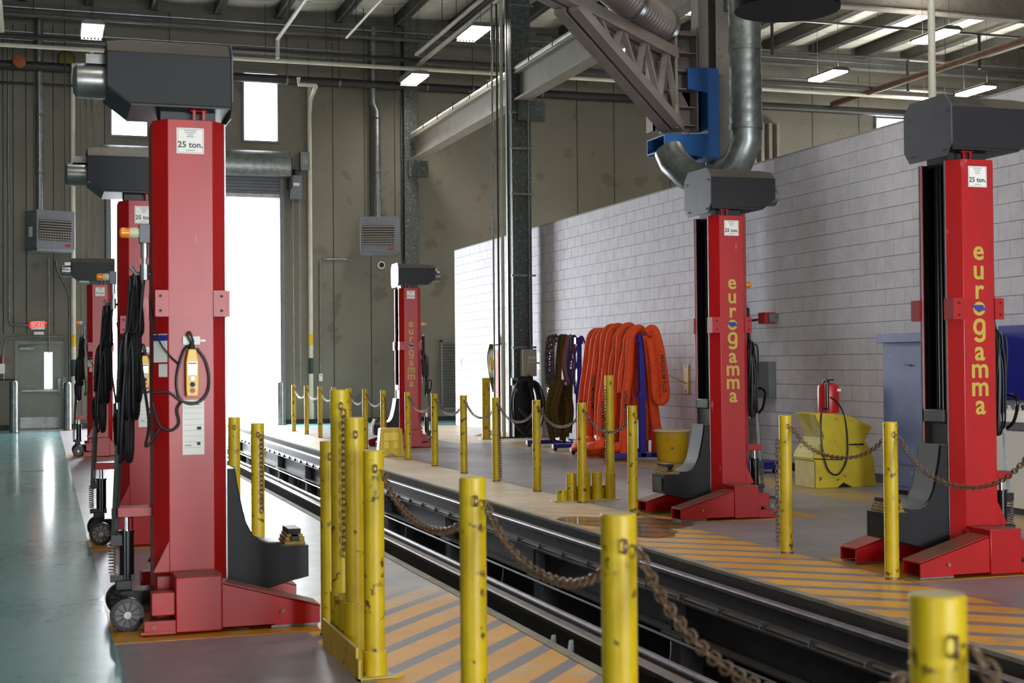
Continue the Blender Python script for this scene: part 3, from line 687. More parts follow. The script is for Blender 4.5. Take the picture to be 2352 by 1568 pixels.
def frames(pts, pitch):
    d = [0]
    for a, b in zip(pts, pts[1:]): d.append(d[-1]+(b-a).length)
    n = int(d[-1]/pitch); res = []
    for k in range(n):
        s = (k+.5)*d[-1]/n; i = max(j for j in range(len(d)) if d[j] <= s); i = min(i, len(pts)-2)
        t = (s-d[i])/(d[i+1]-d[i]); p = pts[i].lerp(pts[i+1], t); tg = (pts[i+1]-pts[i]).normalized()
        up = Vector((0,0,1)) if abs(tg.z) < .95 else Vector((0,1,0))
        a = tg.cross(up).normalized(); b = a.cross(tg)
        if k % 2: a, b = b, -a
        q = math.radians(35); a, b = a*math.cos(q)+b*math.sin(q), b*math.cos(q)-a*math.sin(q)
        res.append(Matrix(((tg.x,a.x,b.x,p.x),(tg.y,a.y,b.y,p.y),(tg.z,a.z,b.z,p.z),(0,0,0,1))))
    return res
def chain(pts, label, group, separate=False, m=None, scale=1.0):
    fr = frames([Vector(p) for p in pts], .033*scale); o0 = pts[0]
    if separate:
        t = thing('post_chain', label, 'chain', o0, 0, group); inv = Matrix.Translation(-Vector(o0))
        for F_ in fr:
            o = obj('link', lk_rust, t); o.matrix_local = inv @ F_
        return t
    mb = MB()
    for F_ in fr: mb.add([F_ @ Vector(v) for v in lk_mb.v], lk_mb.f)
    o = mb.build('post_chain', m or m_steelchain, origin=o0); return tag(o, label, 'chain', group)
HC = HP-.09
GR, GL = 'yellow chain posts on the walkway before the block wall', 'yellow chain posts along the near pit edge'
YR = [33.3, 31.6, 29.95, 28.45, 26.95, 25.5, 24.05, 22.3, 20.65, 19.1, 17.6, 16.0, 14.5, 13.1, 10.02, 8.55, 7.0]
XPR, XPL = 5.57, 1.52
for i, y in enumerate(YR):
    post(XPR, y, 'yellow chain post, %s counted from the open door along the far walkway' % ORD[i], GR)
for i in range(len(YR)-1):
    a, b = YR[i], YR[i+1]
    if a-b > 2.5 or i == 6: continue
    near = i >= 14
    chain(hang((XPR+.02, a-RP-.015, HC), (XPR+.02, b+RP+.015, HC), .20 if i != 15 else .30), 'sagging steel chain between the %s and %s posts from the open door' % (ORD[i], ORD[i+1]), 'chains along the far walkway', near)
# loose chain ends hanging down single posts
for y, zb, lab in ((24.05, .35, 'loose chain hanging down the seventh post from the open door'), (17.6, .03, 'loose chain hanging to the floor at the eleventh post from the open door')):
    chain([(XPR+.02, y-RP-.014, HC-.02), (XPR+.03, y-RP-.018, HC-.4), (XPR+.04, y-RP-.02, zb)], lab, None, m=m_rust)
chain([(XPR-RP-.012, 10.04, HC-.1), (XPR-RP-.016, 10.04, .5), (XPR-RP-.014, 10.04, .06)], 'loose rusty chain hanging down the post before the yellow concrete block', None, m=m_rust)
YL = [12.1, 10.72, 7.92, 6.78, 5.10, 3.68, 2.19, .72]
labsL = ['yellow chain post farthest back along the near pit edge, behind the red fork', 'yellow chain post standing behind the fork of the pendant lift', 'yellow chain post at the toe of the pendant lift leg', 'yellow chain post standing in the cup of the near socket rack', 'yellow chain post next in front of the near socket rack', 'large yellow chain post in front of the pit, second nearest the camera', 'nearest yellow chain post, only its top in view', 'yellow chain post just outside the picture corner']
for i, y in enumerate(YL): post(XPL, y, labsL[i], GL, z0=0.0 if i != 3 else .008)
labsC = {3: 'rusty chain from the socket rack post to the next post', 4: 'rusty chain sagging over the pit between two near yellow posts', 5: 'long rusty chain in the foreground leading to the nearest post', 6: 'rusty chain at the bottom corner beyond the nearest post'}
for i in (3, 4, 5, 6):
    chain(hang((XPL+.03, YL[i]-RP-.015, HC), (XPL+.03, YL[i+1]+RP+.015, HC-.03), [.17,.17,.22,.2][i-3]), labsC[i], 'rusty chains along the near pit edge', True)
chain(hang((XPL+.03, YL[2]-RP-.015, HC), (XPL+.02, 7.45, .8), .08), 'short rusty chain from the lift-toe post to the racked post', None, m=m_rust)
chain([(XPL+.02, YL[1]-RP-.012, HC), (XPL+.02, YL[1]-RP-.015, .75), (XPL+.02, YL[1]-RP-.014, .42)], 'loose rusty chain hanging down the post behind the fork', None, m=m_rust)

# socket racks with spare posts
sock = lambda h, r=.058: MB().lathe([(r-.008,.004),(r,.0),(r,h-.003),(r-.003,h),(r-.012,h),(r-.012,h-.05),(.0,h-.05)], (0,0,0), 20).mesh('socket', m_yellow)
s30, s12 = sock(.30), sock(.12)
rk = thing('post_rack', 'yellow welded rack of short sockets at the near pit edge', 'rack', (XPL, 7.15, 0))
MB().box(-.085, .085, -.46, .42, 0, .008).build('base_plate', m_yellow, rk, bevel=.002)
MB().box(-.10, -.086, -.40, .46, 0, .15).build('back_plate', m_yellow, rk, bevel=.002)
MB().prism([(-.10,-.46),(.085,-.46),(.14,-.40),(.085,-.40),(-.10,-.40)], 'z', .0, .012).build('toe_plate', m_yellow, rk)
MB().box(-.10, -.088, -.46, -.40, 0, .10).build('gusset', m_yellow, rk)
obj('socket', s12, rk, (0, -.37, .008))
for y in (-.02, .11, .24, .35): obj('socket', s30, rk, (-.02, y, .008))
post(XPL-.02, 7.50, 'tall yellow post with a chain down its front, racked behind the others', 'spare posts in racks', z0=.26, sc_=1.03, foot=False)
post(XPL-.02, 7.13, 'plain yellow post in the near rack just behind the cup post', 'spare posts in racks', z0=.26, sc_=.905, foot=False)
chain([(XPL-.01, 7.50-RP-.012, 1.27), (XPL-.01, 7.50-RP-.015, .9), (XPL-.01, 7.50-RP-.014, .5)], 'rusty chain hanging down the tall racked post', None, m=m_rust)
rk = thing('post_rack', 'yellow rack of short sockets on the far walkway by the red lift', 'rack', (5.72, 14.72, 0))
MB().box(-.42, .36, -.085, .085, 0, .008).build('base_plate', m_yellow, rk, bevel=.002)
MB().box(-.20, .36, .086, .10, 0, .15).build('back_plate', m_yellow, rk, bevel=.002)
obj('socket', s12, rk, (-.31, -.01, .008))
for x in (-.19, -.03, .11, .27): obj('socket', s30, rk, (x, .01, .008))
post(5.99, 14.73, 'tall yellow post standing in the socket rack before the orange slings', 'spare posts in racks', z0=.26, sc_=1.03, foot=False)
chain([(5.99-RP-.012, 14.70, 1.25), (5.99-RP-.02, 14.70, .9), (5.99-RP-.016, 14.70, .4)], 'rusty chain hanging down the racked post before the orange slings', None, m=m_rust)
bl = thing('bollard', 'thick yellow bollard near the spotted column and block wall', 'bollard', (8.57, 27.75, 0))
MB().lathe([(.0,.0),(.088,.0),(.088,1.23),(.08,1.245),(0,1.25)], (0,0,0), 24).build('bollard_tube', m_yellow, bl)
MB().box(-.13, .13, -.13, .13, 0, .012).build('base_plate', m_rust, bl)
for lab, x, y, h in (('steel bollard left of the exit door', -.68, 35.75, 1.23), ('steel bollard between the exit door and the distant lift', .55, 36.55, 1.18), ('pale steel bollard at the right jamb of the open door', 5.86, 37.15, 1.13)):
    t = thing('bollard', lab, 'bollard', (x, y, 0), 0, 'steel bollards by the doors')
    MB().lathe([(.0,.0),(.095,.0),(.095,h-.03),(.07,h),(0,h+.005)], (0,0,0), 20).build('bollard_tube', m_galv, t)
    MB().box(-.15, .15, -.15, .15, 0, .014).build('base_plate', m_rust, t)

# ================================================================= BACK WALL FITTINGS
dr = thing('door_1', 'tall roll-up door drawn up, daylight pouring in', 'door', (0, 0, 0)); del dr['category']; struct(dr)
x0, x1, _, dz = DOOR
hood = MB().prism([(YB-.62,6.50),(YB-.68,6.62),(YB-.70,6.85),(YB-.64,7.05),(YB-.52,7.15),(YB-.02,7.15),(YB-.02,6.50)], 'x', x0-.2, x1+.22).build('coil_hood', m_galv, dr)
MB().box(x1+.22, x1+.27, YB-.6, YB, 6.2, 7.0).box(x0-.25, x0-.2, YB-.6, YB, 6.2, 7.0).build('hood_bracket', m_black, dr, smooth=False)
for k in range(5): MB().box(x0-.05, x1+.02, YB-.10-.012*(k % 2), YB-.06, 6.08+.085*k, 6.16+.085*k).build('slat', m_heater, dr, bevel=.008)
MB().box(x0-.05, x1+.02, YB-.12, YB-.05, dz-.0, dz+.11).build('bottom_bar', m_alu, dr, bevel=.005)
for xx in (x0-.12, x1): MB().box(xx, xx+.12, YB-.16, YB+.02, 0, 6.5).build('guide', m_heater, dr, smooth=False)
def solid(name, mb, m, label, cat, origin, group=None, bevel=0):
    return tag(mb.build(name, m, origin=origin, bevel=bevel), label, cat, group)
t = thing('roller_operator', 'grey door operator box with warning sticker beside the coil hood', 'operator', (6.36, YB-.17, 5.95))
MB().box(-.15, .15, -.13, .13, 0, .62).build('case', m_heater, t, bevel=.01); MB().box(-.08, .08, -.134, -.13, .34, .42).build('sticker', m_white, t)
MB().cyl((0,0,.62), (0,0,.78), .1, n=14).build('motor', m_black, t)
t = thing('switch_box', 'small grey switch box above the door operator', 'switch', (6.62, YB-.09, 6.72)); MB().box(-.13, .13, -.09, .09, 0, .5).build('case', m_heater, t, bevel=.01); MB().box(-.07, .07, -.093, -.09, .16, .36).build('cover', m_galv, t)
for xx, lab in ((6.3, 'thin hand chain hanging nearest the door jamb'), (6.47, 'thin hand chain hanging beside the white standpipe')):
    c = MB(); k = 0
    for j in range(90): c.box(xx-.008-.004*(j % 2), xx+.008+.004*(j % 2), YB-.12-.004*(j % 2), YB-.10, 1.0+j*.055, 1.045+j*.055)
    solid('hand_chain', c, m_galv, lab, 'chain', (xx, YB-.11, 1.0), 'door hand chains')
# exit door
d2 = thing('door_2', 'grey green steel exit door with a narrow window', 'door'); del d2['category']; struct(d2)
a, b, _, h = MAN
lf = wall_grid(MB(), 'y', YB+.02, .05, a, b, 0, h, [(.02, .21, 1.02, 1.93)]).build('door_leaf', m_door, d2, smooth=False)
fr = MB().box(a-.08, a, YB-.02, YB+.1, 0, h+.08).box(b, b+.08, YB-.02, YB+.1, 0, h+.08).box(a, b, YB-.02, YB+.1, h, h+.08).build('door_frame', m_door, d2, smooth=False)
MB().box(.02, .21, YB+.04, YB+.046, 1.02, 1.93).build('pane', gm, d2, smooth=False)
MB().box(a+.06, b-.12, YB-.03, YB+.0, .93, 1.0).build('push_bar', m_alu, d2, bevel=.01); MB().box(b-.13, b-.04, YB-.04, YB+.02, .88, 1.28).build('lock_case', m_galv, d2, bevel=.01)
MB().box(a+.02, a+.38, YB-.06, YB+.01, 1.98, 2.06).build('closer', m_galv, d2, bevel=.008); MB().bar((a+.2,YB-.03,2.07), (a+.62,YB-.05,2.10), .03, .015).build('closer_arm', m_galv, d2)
MB().box(a+.04, b-.04, YB+.015, YB+.02, .03, .3).build('kick_plate', m_alu, d2)
ex = thing('exit_sign', 'white box sign with red EXIT letters above the steel door', 'sign', (-.13, YB-.05, 2.5))
MB().box(-.165, .165, -.04, .05, 0, .215).build('case', m_white, ex, bevel=.01); letter('lettering', 'EXIT', .20, m_exit, ex, (0, -.042, .107), (PI/2, 0, 0), .004)
t = thing('emergency_lamp', 'small white emergency lamp bar under the exit sign', 'lamp', (-.11, YB-.03, 2.37)); MB().box(-.12, .12, -.03, .03, 0, .08).build('case', m_white, t, bevel=.006)
def pipe(name, pts, r, m, label, cat='pipe', group=None, n=10, smoothn=0, clamps=(), cm=None):
    t = thing(name, label, cat, pts[0], 0, group); o0 = Vector(pts[0])
    P = [Vector(q)-o0 for q in (path(pts, smoothn) if smoothn else pts)]
    MB().tube(P, r, n).build('run', m, t)
    for c in clamps:
        c = Vector(c)-o0; MB().lathe([(r+.001,-.02),(r+.02,-.02),(r+.02,.02),(r+.001,.02)], c, 14).build('clamp', cm or m_pipe, t)
    return t
yw = YB-.05
pipe('conduit', [(-.82,yw,10.0),(-.82,yw,2.75),(-.78,yw,2.62),(-.32,yw,2.61)], .022, m_galv, 'wall conduit running down to the exit sign')
pipe('conduit', [(.13,yw,4.3),(.13,yw,1.95),(.13,yw,1.9)], .018, m_galv, 'thin conduit dropping from the angled heater past the exit sign')
pipe('conduit', [(-.95,yw,1.2),(-.95,yw,2.0),(-.88,yw,2.28),(-.7,yw,2.32),(.45,yw,2.32),(.52,yw,2.25),(.52,yw,1.3)], .02, m_galv, 'conduit arched around the exit door')
pipe('conduit', [(.3,yw,4.25),(.34,yw,4.0),(.58,yw,3.5),(.62,yw,3.3),(.62,yw,.9)], .025, m_galv, 'bent conduit from the angled heater to the floor')
pipe('stove_pipe', [(-.08,37.35,10.3),(-.08,37.35,5.3)], .095, m_galv, 'tall galvanised flue above the angled heater', 'flue', n=16, clamps=((-.08,37.35,7.85),(-.08,37.35,6.4)), cm=m_redpipe)
pipe('stove_pipe', [(8.42,37.3,10.6),(8.42,37.3,8.55),(8.52,37.3,8.35),(8.52,37.3,5.45)], .10, m_galv, 'tall galvanised flue above the heater by the column', 'flue', n=16, clamps=((8.52,37.3,8.15),(8.52,37.3,6.7)), cm=m_redpipe)
def standpipe(x, lab, z1=9.1):
    t = pipe('standpipe', [(x,YB-.12,.12),(x,YB-.12,z1)], .06, m_pvc, lab, 'pipe', n=14)
    MB().cyl((0,0,.0), (0,0,.42), .075, n=14).build('shoe', m_pvc, t); MB().cyl((0,0,1.2), (0,0,1.62), .062, n=14).build('green_band', mat('green_band', '1f3b34', rough=.6), t)
    MB().cyl((0,0,1.95), (0,0,2.25), .062, n=14).build('yellow_band', m_yellow2, t); return t
standpipe(6.75, 'white standpipe with green band right of the roll-up door'); standpipe(.72, 'white standpipe behind the distant lift and steel bollard')
t = thing('conduit', 'grey conduit loop from the heater down to the thermostat', 'conduit', (0,0,0))
MB().tube(path([(7.02,yw,1.3),(7.02,yw,4.1),(7.06,yw,4.32),(7.2,yw,4.38),(7.95,yw,4.38)], 4), .022, 8).build('run', m_galv, t)
t = thing('thermostat', 'small white thermostat at the end of the grey conduit', 'thermostat', (7.02, yw, 1.12)); MB().box(-.05, .05, -.03, .03, 0, .2).build('case', m_white, t, bevel=.01); MB().box(-.02, .02, -.033, -.03, .14, .16).build('display', m_ink, t)
t = thing('exit_light', 'oval black and white lamp on the wall under the heater', 'lamp', (8.69, yw-.02, 4.24)); MB().lathe([(.0,-.05),(.09,-.05),(.11,-.02),(.11,.02)], (0,0,0), 20, 'y').build('case', m_white, t); MB().lathe([(.0,-.06),(.065,-.058),(.07,-.05)], (0,0,0), 18, 'y').build('lens', m_black, t)
# heaters
def heater(x, y, z, rz, lab):
    t = thing('unit_heater', lab, 'heater', (x, y, z), rz, 'unit heaters on the back wall')
    body = MB().box(-.5, .5, -.32, .32, .06, 1.0).prism([(-.32,.06),(.32,.06),(.26,0),(-.26,0)], 'x', -.48, .48).build('case', m_heater, t, bevel=.01)
    MB().box(-.44, .40, -.328, -.32, .26, .76).build('grille_opening', m_black, t)
    sl = MB().box(-.44, .40, -.012, .012, -.006, .006).mesh('louvre', m_cream2, smooth=False)
    for k in range(8): o = obj('louvre', sl, t, (0, -.338, .29+.063*k)); o.rotation_euler = (.7, 0, 0)
    for k in range(13): MB().box(-.42+.067*k, -.41+.067*k, -.334, -.326, .27, .5).build('vane', m_cream2, t, smooth=False)
    MB().box(.24, .38, -.323, -.32, .12, .18).build('badge', m_redplain, t); MB().box(-.503, -.5, -.1, .1, .35, .6).build('data_label', m_white, t)
    for xx in (-.4, .4): MB().cyl((xx,0,1.0), (xx,0,6.75), .012, n=6).build('hanger_rod', m_pipe, t)
    return t
heater(.16, 36.75, 4.38, .45, 'grey unit heater set at an angle above the exit door')
heater(8.45, 36.7, 4.42, -.30, 'grey unit heater beside the wall column above the far lettered lift')
# louvred hatch behind the partition end
lv = thing('louvre_hatch', 'grey louvred metal hatch on the back wall behind the block wall end', 'hatch', (10.62, YB-.03, .3))
MB().box(-.28, .42, -.03, .03, 0, .06).box(-.28, .42, -.03, .03, 1.86, 1.93).box(-.28, -.22, -.03, .03, 0, 1.9).box(.36, .42, -.03, .03, 0, 1.9).build('frame', m_heater, lv, smooth=False)
lm = MB().box(-.22, .36, -.02, .02, 0, .012).mesh('slat', m_galv, smooth=False)
for k in range(22): o = obj('slat', lm, lv, (0, 0, .09+.08*k)); o.rotation_euler = (.8, 0, 0)
# overhead pipework across the back wall
pipe('sprinkler_main', [(XL,37.25,9.05),(XR,37.25,9.05)], .115, m_pipe, 'thick black sprinkler main along the back wall', n=14)
pipe('sprinkler_line', [(XL,35.0,9.28),(XR,35.0,9.28)], .055, m_pipe, 'dark pipe hung across the bay before the back wall')
pipe('water_pipe', [(XL,35.3,9.12),(XR,35.3,9.12)], .05, m_pvc, 'pale pipe hung beside the dark cross pipe')
pipe('gas_pipe', [(XL,37.3,8.62),(2.0,37.3,8.62)], .03, m_pipe, 'thin dark gas pipe under the sprinkler main')
for z_, y_, lab in ((9.75, 37.5, 'thin conduit along the wall top, lowest of three'), (9.95, 37.5, 'thin conduit along the wall top, middle of three'), (10.42, 36.9, 'thin conduit along the wall top, highest of three')):
    pipe('conduit', [(XL,y_,z_),(XR,y_,z_)], .018, m_galv, lab, 'conduit', n=6)
pipe('roof_strut', [(XL,36.4,10.12),(XR,36.4,10.12)], .05, m_purlin, 'grey strut under the purlins near the back wall', 'strut', n=6)
for i, (x_, ya, yb_, r_, mm, lab) in enumerate([(6.76, 20, 32.7, .03, m_pvc, 'thin pale branch pipe running to the back wall'), (8.78, 20, 34.0, .05, m_cream2, 'tan branch pipe above the hanging lamp'), (9.12, 20, 37.2, .06, m_cream2, 'long tan branch pipe passing the spotted column'), (5.24, 20, 33.3, .045, m_pvc, 'white branch pipe ending in a drop'), (22.4, 20, 37.2, .09, m_redpipe, 'thick rust brown branch pipe beyond the partition'), (13.4, 20, 37.2, .05, m_redpipe, 'dark branch pipe behind the beige boom')]):
    t = pipe('branch_pipe', [(x_,ya,9.2),(x_,yb_,9.2)], r_, mm, lab)
    for k in range(3): MB().cyl((0,8+3.6*k-.0,.0), (0,8+3.6*k,1.3), .008, n=5).build('hanger_rod', m_pipe, t)
for k, (x_, y_) in enumerate([(14.6, 28.6), (20.5, 30.2), (25.2, 30.6)]):
    pass
for y_, lab in ((31.0, 'dark bridging pipe across the purlins beyond the partition'), (34.2, 'second dark bridging pipe nearer the back wall')):
    t = pipe('bridging_pipe', [(12.0,y_,9.95),(XR,y_,9.95)], .035, m_pipe, lab)
    for k in range(6): MB().cyl((2+3*k,0,0), (2+3*k,0,-.9 if k % 2 else .3), .04 if k % 2 else .015, n=8).build('drop', m_pipe, t)
t = pipe('drain_pipe', [(5.24,33.3,9.2),(5.24,33.3,8.75)], .05, m_pvc, 'short white pipe drop at the end of the branch', 'pipe')
pipe('drain_pipe', [(6.3,36.6,9.0),(6.3,36.6,8.82),(6.75,36.6,8.82),(6.75,36.6,8.8),(6.75,37.4,8.6),(6.75,37.5,8.3)], .055, m_pvc, 'white dog-leg pipe leading into the standpipe', 'pipe')
pipe('drain_pipe', [(1.15,36.6,9.35),(1.15,36.6,9.05),(.72,36.6,9.0),(.72,37.4,8.7),(.72,37.5,8.4)], .055, m_pvc, 'white dog-leg pipe over the heater by the exit', 'pipe')
pipe('drain_pipe', [(-.98,30,10.4),(-.98,36.4,9.7),(-1.4,36.6,9.6)], .11, m_pvc, 'thick white pipe at the upper corner by the wall', 'pipe', n=14)
hk_i = 0
for x_, z_, l_ in ((3.1,9.05,1.6),(6.1,9.05,1.6),(7.5,9.05,1.5),(9.9,9.05,1.5),(11.2,9.05,1.5),(13.2,9.05,1.5)):
    t = thing('pipe_hanger', ['thin hanger rod over the roll-up door', 'thin hanger rod over the tall window', 'thin hanger rod left of the flue', 'thin hanger rod right of the wall column', 'thin hanger rod over the crane girder', 'thin hanger rod behind the boom'][hk_i], 'hanger', (x_, 37.25, z_)); hk_i += 1
    MB().cyl((0,0,.1), (0,0,l_), .01, n=5).build('rod', m_pipe, t); MB().lathe([(.117,-.02),(.128,-.02),(.128,.02),(.117,.02)], (0,0,0), 14, 'x').build('band', m_galv, t)
# stored duct and column dressing beyond the partition
t = thing('sheet_duct', 'bent rectangular sheet duct behind the block partition', 'duct', (17.6, 36.3, 0)); MB().prism([(.25,7.6),(.95,7.6),(.65,6.7),(-.15,6.7)], 'y', -.3, .2).build('slope', m_galv, t); MB().prism([(-.15,6.7),(.65,6.7),(.65,4.6),(-.15,4.6)], 'y', -.3, .2).build('drop', m_cream2, t); MB().box(.25, .95, -.3, .2, 7.6, 10.3).build('riser', m_heater, t)
for k in range(7):
    o = solid('batten', MB().box(19.15+.26*k-.05, 19.15+.26*k+.05, 37.45, 37.695, 4.4, 8.6), m_cream2, 'tan vertical wall batten behind the spiral duct, %s from the left' % ORD[k], 'batten', (19.15+.26*k, 37.5, 4.4), 'wall battens behind the ducts')

# hanging lamps
gw_me = MB().box(-.23, .23, -.003, .003, -.04, -.034).mesh('guard_wire', m_galv, smooth=False)
def lamp(x, y, lab):
    t = thing('high_bay_lamp', lab, 'lamp', (x, y, 8.78), 0, 'hanging tube lamps')
    MB().prism([(-.24,.02),(.24,.02),(.24,.06),(.15,.11),(-.15,.11),(-.24,.06)], 'y', -.65, .65).build('housing', m_alu, t)
    tb = MB().cyl((0,-.6,0), (0,.6,0), .022, n=8).mesh('tube', m_lens)
    for k in range(6): obj('tube', tb, t, (-.19+.076*k, 0, .0))
    al = bpy.data.lights.new('lamp_light', 'AREA'); al.shape = 'RECTANGLE'; al.size = .42; al.size_y = 1.2; al.energy = 210; al.color = (1.0, .96, .88)
    if x > 15:
        ul = bpy.data.lights.new('lamp_uplight', 'AREA'); ul.shape = 'RECTANGLE'; ul.size = .3; ul.size_y = 1.2; ul.energy = 130; ul.color = (1.0, .96, .88)
        uo = bpy.data.objects.new('lamp_uplight', ul); C.objects.link(uo); uo.parent = t; uo.location = (0, 0, .13); uo.rotation_euler = (PI, 0, 0)
    ao = bpy.data.objects.new('lamp_light', al); C.objects.link(ao); ao.parent = t; ao.location = (0, 0, .018)
    for k in range(5): obj('guard_wire', gw_me, t, (0, -.6+.3*k, 0))
    for s in (-1, 1): MB().cyl((0,s*.5,.11), (0,s*.5,2.2), .005, n=5).build('hanger_wire', m_pipe, t)
    return t
for x, y, lab in [(1.02,31.9,'tube lamp seen end-on above the pendant lift'), (9.0,29.8,'tube lamp just left of the spotted column top'), (8.99,35.0,'tube lamp by the wall column over the black main'), (12.66,26.2,'tube lamp at the top behind the beige boom'), (12.77,30.4,'tube lamp seen through the boom lattice'), (19.03,27.2,'tube lamp crossed by the white vertical pipe'), (18.96,31.7,'tube lamp under the purlins beside the galvanised duct'), (23.9,32.4,'tube lamp over the far partition end, farther right of two'), (24.0,34.4,'tube lamp over the far partition end, farther back of two'),
                  (1.02,22.5,'added tube lamp out of view over the far rows'), (1.02,13.5,'added tube lamp out of view over the pendant lift row'), (1.02,5.0,'added tube lamp out of view over the nearest posts'), (5.2,9.0,'added tube lamp out of view over the near walkway'), (5.2,18,'added tube lamp out of view over the far walkway'), (9.0,4.5,'added tube lamp out of view by the near block wall'), (8.2,13.5,'added tube lamp out of view before the lettered lifts'), (12.66,17,'added tube lamp out of view over the partition')]: lamp(x, y, lab)  # out-of-view lamps are added to light the floor from above

# ================================================================= EXTRACTION ARM ON THE SECOND COLUMN
br = thing('column_bracket', 'bright blue C-shaped steel bracket on the beige column', 'bracket', (8.93, 17.8, 4.35))
yb0, yb1 = 0, .6
for z0a, z1a, z0b, z1b, nm, xl in ((.94,1.22,.90,1.25,'upper_arm',-.48),(.08,.30,0.0,.33,'lower_arm',-.84)):
    for yy in (yb0, yb1-.02): MB().prism([(xl,z0a),(-.18,z0b),(-.18,z1b),(xl,z1a)], 'y', yy, yy+.02).build(nm, m_bluepaint, br, smooth=False)
    MB().box(xl, -.18, yb0+.02, yb1-.02, z1a-.02, z1a-.001).build(nm+'_flange', m_bluepaint, br, smooth=False); MB().box(xl, -.18, yb0+.02, yb1-.02, z0a+.001, z0a+.02).build(nm+'_flange', m_bluepaint, br, smooth=False)
MB().box(-.178, -.002, yb0+.003, yb1-.003, .002, 1.248).build('spine', m_bluepaint, br, bevel=.006)
MB().prism([(-.17,1.0),(-.45,.95),(-.17,.45)], 'y', .28, .30).build('gusset', m_bluepaint, br, smooth=False)
MB().box(-.24, -.09, .15, .38, 1.25, 6.3).build('tie_post', m_boom, br, smooth=False)
MB().box(.0, .36, .12, .56, .05, 1.2).build('mount_block', m_beam, br, bevel=.006)
for k in range(7): MB().cyl((.0,.08,.15+.15*k), (.012,.08,.15+.15*k), .015, n=6).build('bolt', m_galv, br)
jb = thing('extraction_boom', 'beige lattice boom on a ribbed pivot post', 'boom', (8.31, 18.1, 4.74))
px0, px1, ph = -.25, .32, 1.42
MB().box(-.04, .0, -.28, .28, 0, ph).box(px0, px1, -.02, .02, 0, ph).box(-.25, -.23, -.02, .25, 0, ph).box(.30, .32, -.25, .25, 0, ph).build('pivot_post', m_boom, jb, smooth=False)
for k in range(6):
    MB().prism([(.0,-.25),(.30,-.25),(.30,-.02),(.0,-.02)], 'z', .05+.25*k, .062+.25*k).build('rib', m_boom, jb, smooth=False)
    MB().prism([(-.23,-.25),(-.04,-.02),(-.23,-.02)], 'z', .05+.25*k, .062+.25*k).build('rib', m_boom, jb, smooth=False)
MB().prism([(.32,.95),(.56,.95),(.32,1.40)], 'y', -.02, .02).build('gusset', m_boom, jb, smooth=False); MB().prism([(.32,.0),(.52,.0),(.32,.62)], 'y', -.02, .02).build('gusset', m_boom, jb, smooth=False)
A0, A1, B0 = Vector((-.05,-.1,1.05)), Vector((.0,-.1,.04)), Vector((-2.38,-2.3,1.08))
dB = (B0-A0).normalized(); side = Vector((dB.y, -dB.x, 0)).normalized()*.10; extd = dB*2.2
for s in (-1, 1):
    MB().bar(A0+side*s, B0+extd+side*s, .12, .15).build('top_chord', m_boom, jb, smooth=False)
    MB().bar(A1+side*s, B0+side*s+Vector((0,0,-.06)), .14, .13).build('bottom_chord', m_boom, jb, smooth=False)
    n = 4; prev = None
    for k in range(1, n+1):
        ta, tb_ = (k-.5)/n*.92, k/n*.88
        pt, pb = A0.lerp(B0, ta)+side*s, A1.lerp(B0+Vector((0,0,-.06)), tb_)+side*s; pb2 = A1.lerp(B0+Vector((0,0,-.06)), (k-1)/n*.88)+side*s
        MB().bar(pb2, pt, .07, .05).build('lattice_bar', m_boom, jb, smooth=False); MB().bar(pt, pb, .07, .05).build('lattice_bar', m_boom, jb, smooth=False)
for k in range(4):
    q = A0.lerp(B0, .12+.25*k); MB().bar(q-side, q+side, .06, .06).build('cross_tie', m_boom, jb, smooth=False)
def corrug(pts, r, pitch, amp, n=24):
    P = path(pts, 10); d = [0]
    for a_, b_ in zip(P, P[1:]): d.append(d[-1]+(b_-a_).length)
    out = MB(); N_ = int(d[-1]/pitch)*3; ring = []; prevn = None
    for j in range(N_+1):
        s = d[-1]*j/N_; i = min(max(q for q in range(len(d)) if d[q] <= s+1e-9), len(P)-2); t_ = (s-d[i])/max(1e-9, d[i+1]-d[i]); p = P[i].lerp(P[i+1], t_); tg = (P[i+1]-P[i]).normalized()
        nn = tg.orthogonal() if prevn is None else prevn-tg*prevn.dot(tg); nn.normalize(); prevn = nn; bi = tg.cross(nn)
        rr = r+(amp if j % 3 == 0 else 0); ring += [p+nn*(rr*math.cos(2*PI*k/n))+bi*(rr*math.sin(2*PI*k/n)) for k in range(n)]
    out.add(ring, [(j*n+k, j*n+(k+1)%n, (j+1)*n+(k+1)%n, (j+1)*n+k) for j in range(N_) for k in range(n)]); return out
du = thing('flexible_duct', 'ribbed flexible exhaust duct lying along the boom', 'duct', (8.02, 17.7, 6.12))
corrug([(0,0,0),(-.7,-.75,.02),(-1.5,-1.7,.06),(-2.6,-2.9,.1)], .235, .11, .012).build('hose', m_boom, du)
MB().tube([(.03,.04,-.0),(-.06,-.06,.0)], .26, 24).build('end_collar', m_galv, du)
MB().tube([(-.85,-.92,.02),(-.93,-1.0,.02)], .255, 24).build('mid_collar', m_galv, du)
vd = thing('spiral_duct', 'vertical spiral-seam galvanised duct with an elbow at its foot', 'duct', (8.6, 16.4, 4.3))
corrug([(0,0,6.2),(0,0,3),(0,0,1.0),(0,0,.2)], .205, .16, .007, 28).build('riser', m_galv, vd)
MB().tube([(0,0,.25),(0,0,.05),(-.08,.10,-.22),(-.24,.32,-.40),(-.38,.52,-.40),(-.48,.72,-.30),(-.58,.95,-.10),(-.60,1.05,.06)], .205, 24).build('elbow', m_galv, vd)
for z_ in (.24, 1.25): MB().lathe([(.205,z_-.03),(.218,z_-.03),(.218,z_+.03),(.205,z_+.03)], (0,0,0), 28).build('band', m_galv, vd)
m_hood = mat('soot_black', '040405', rough=.8, spec=.15)
bh = thing('bell_hood', 'wide black bell-shaped hood hanging at the top', 'hood', (7.42, 13.2, 5.2))
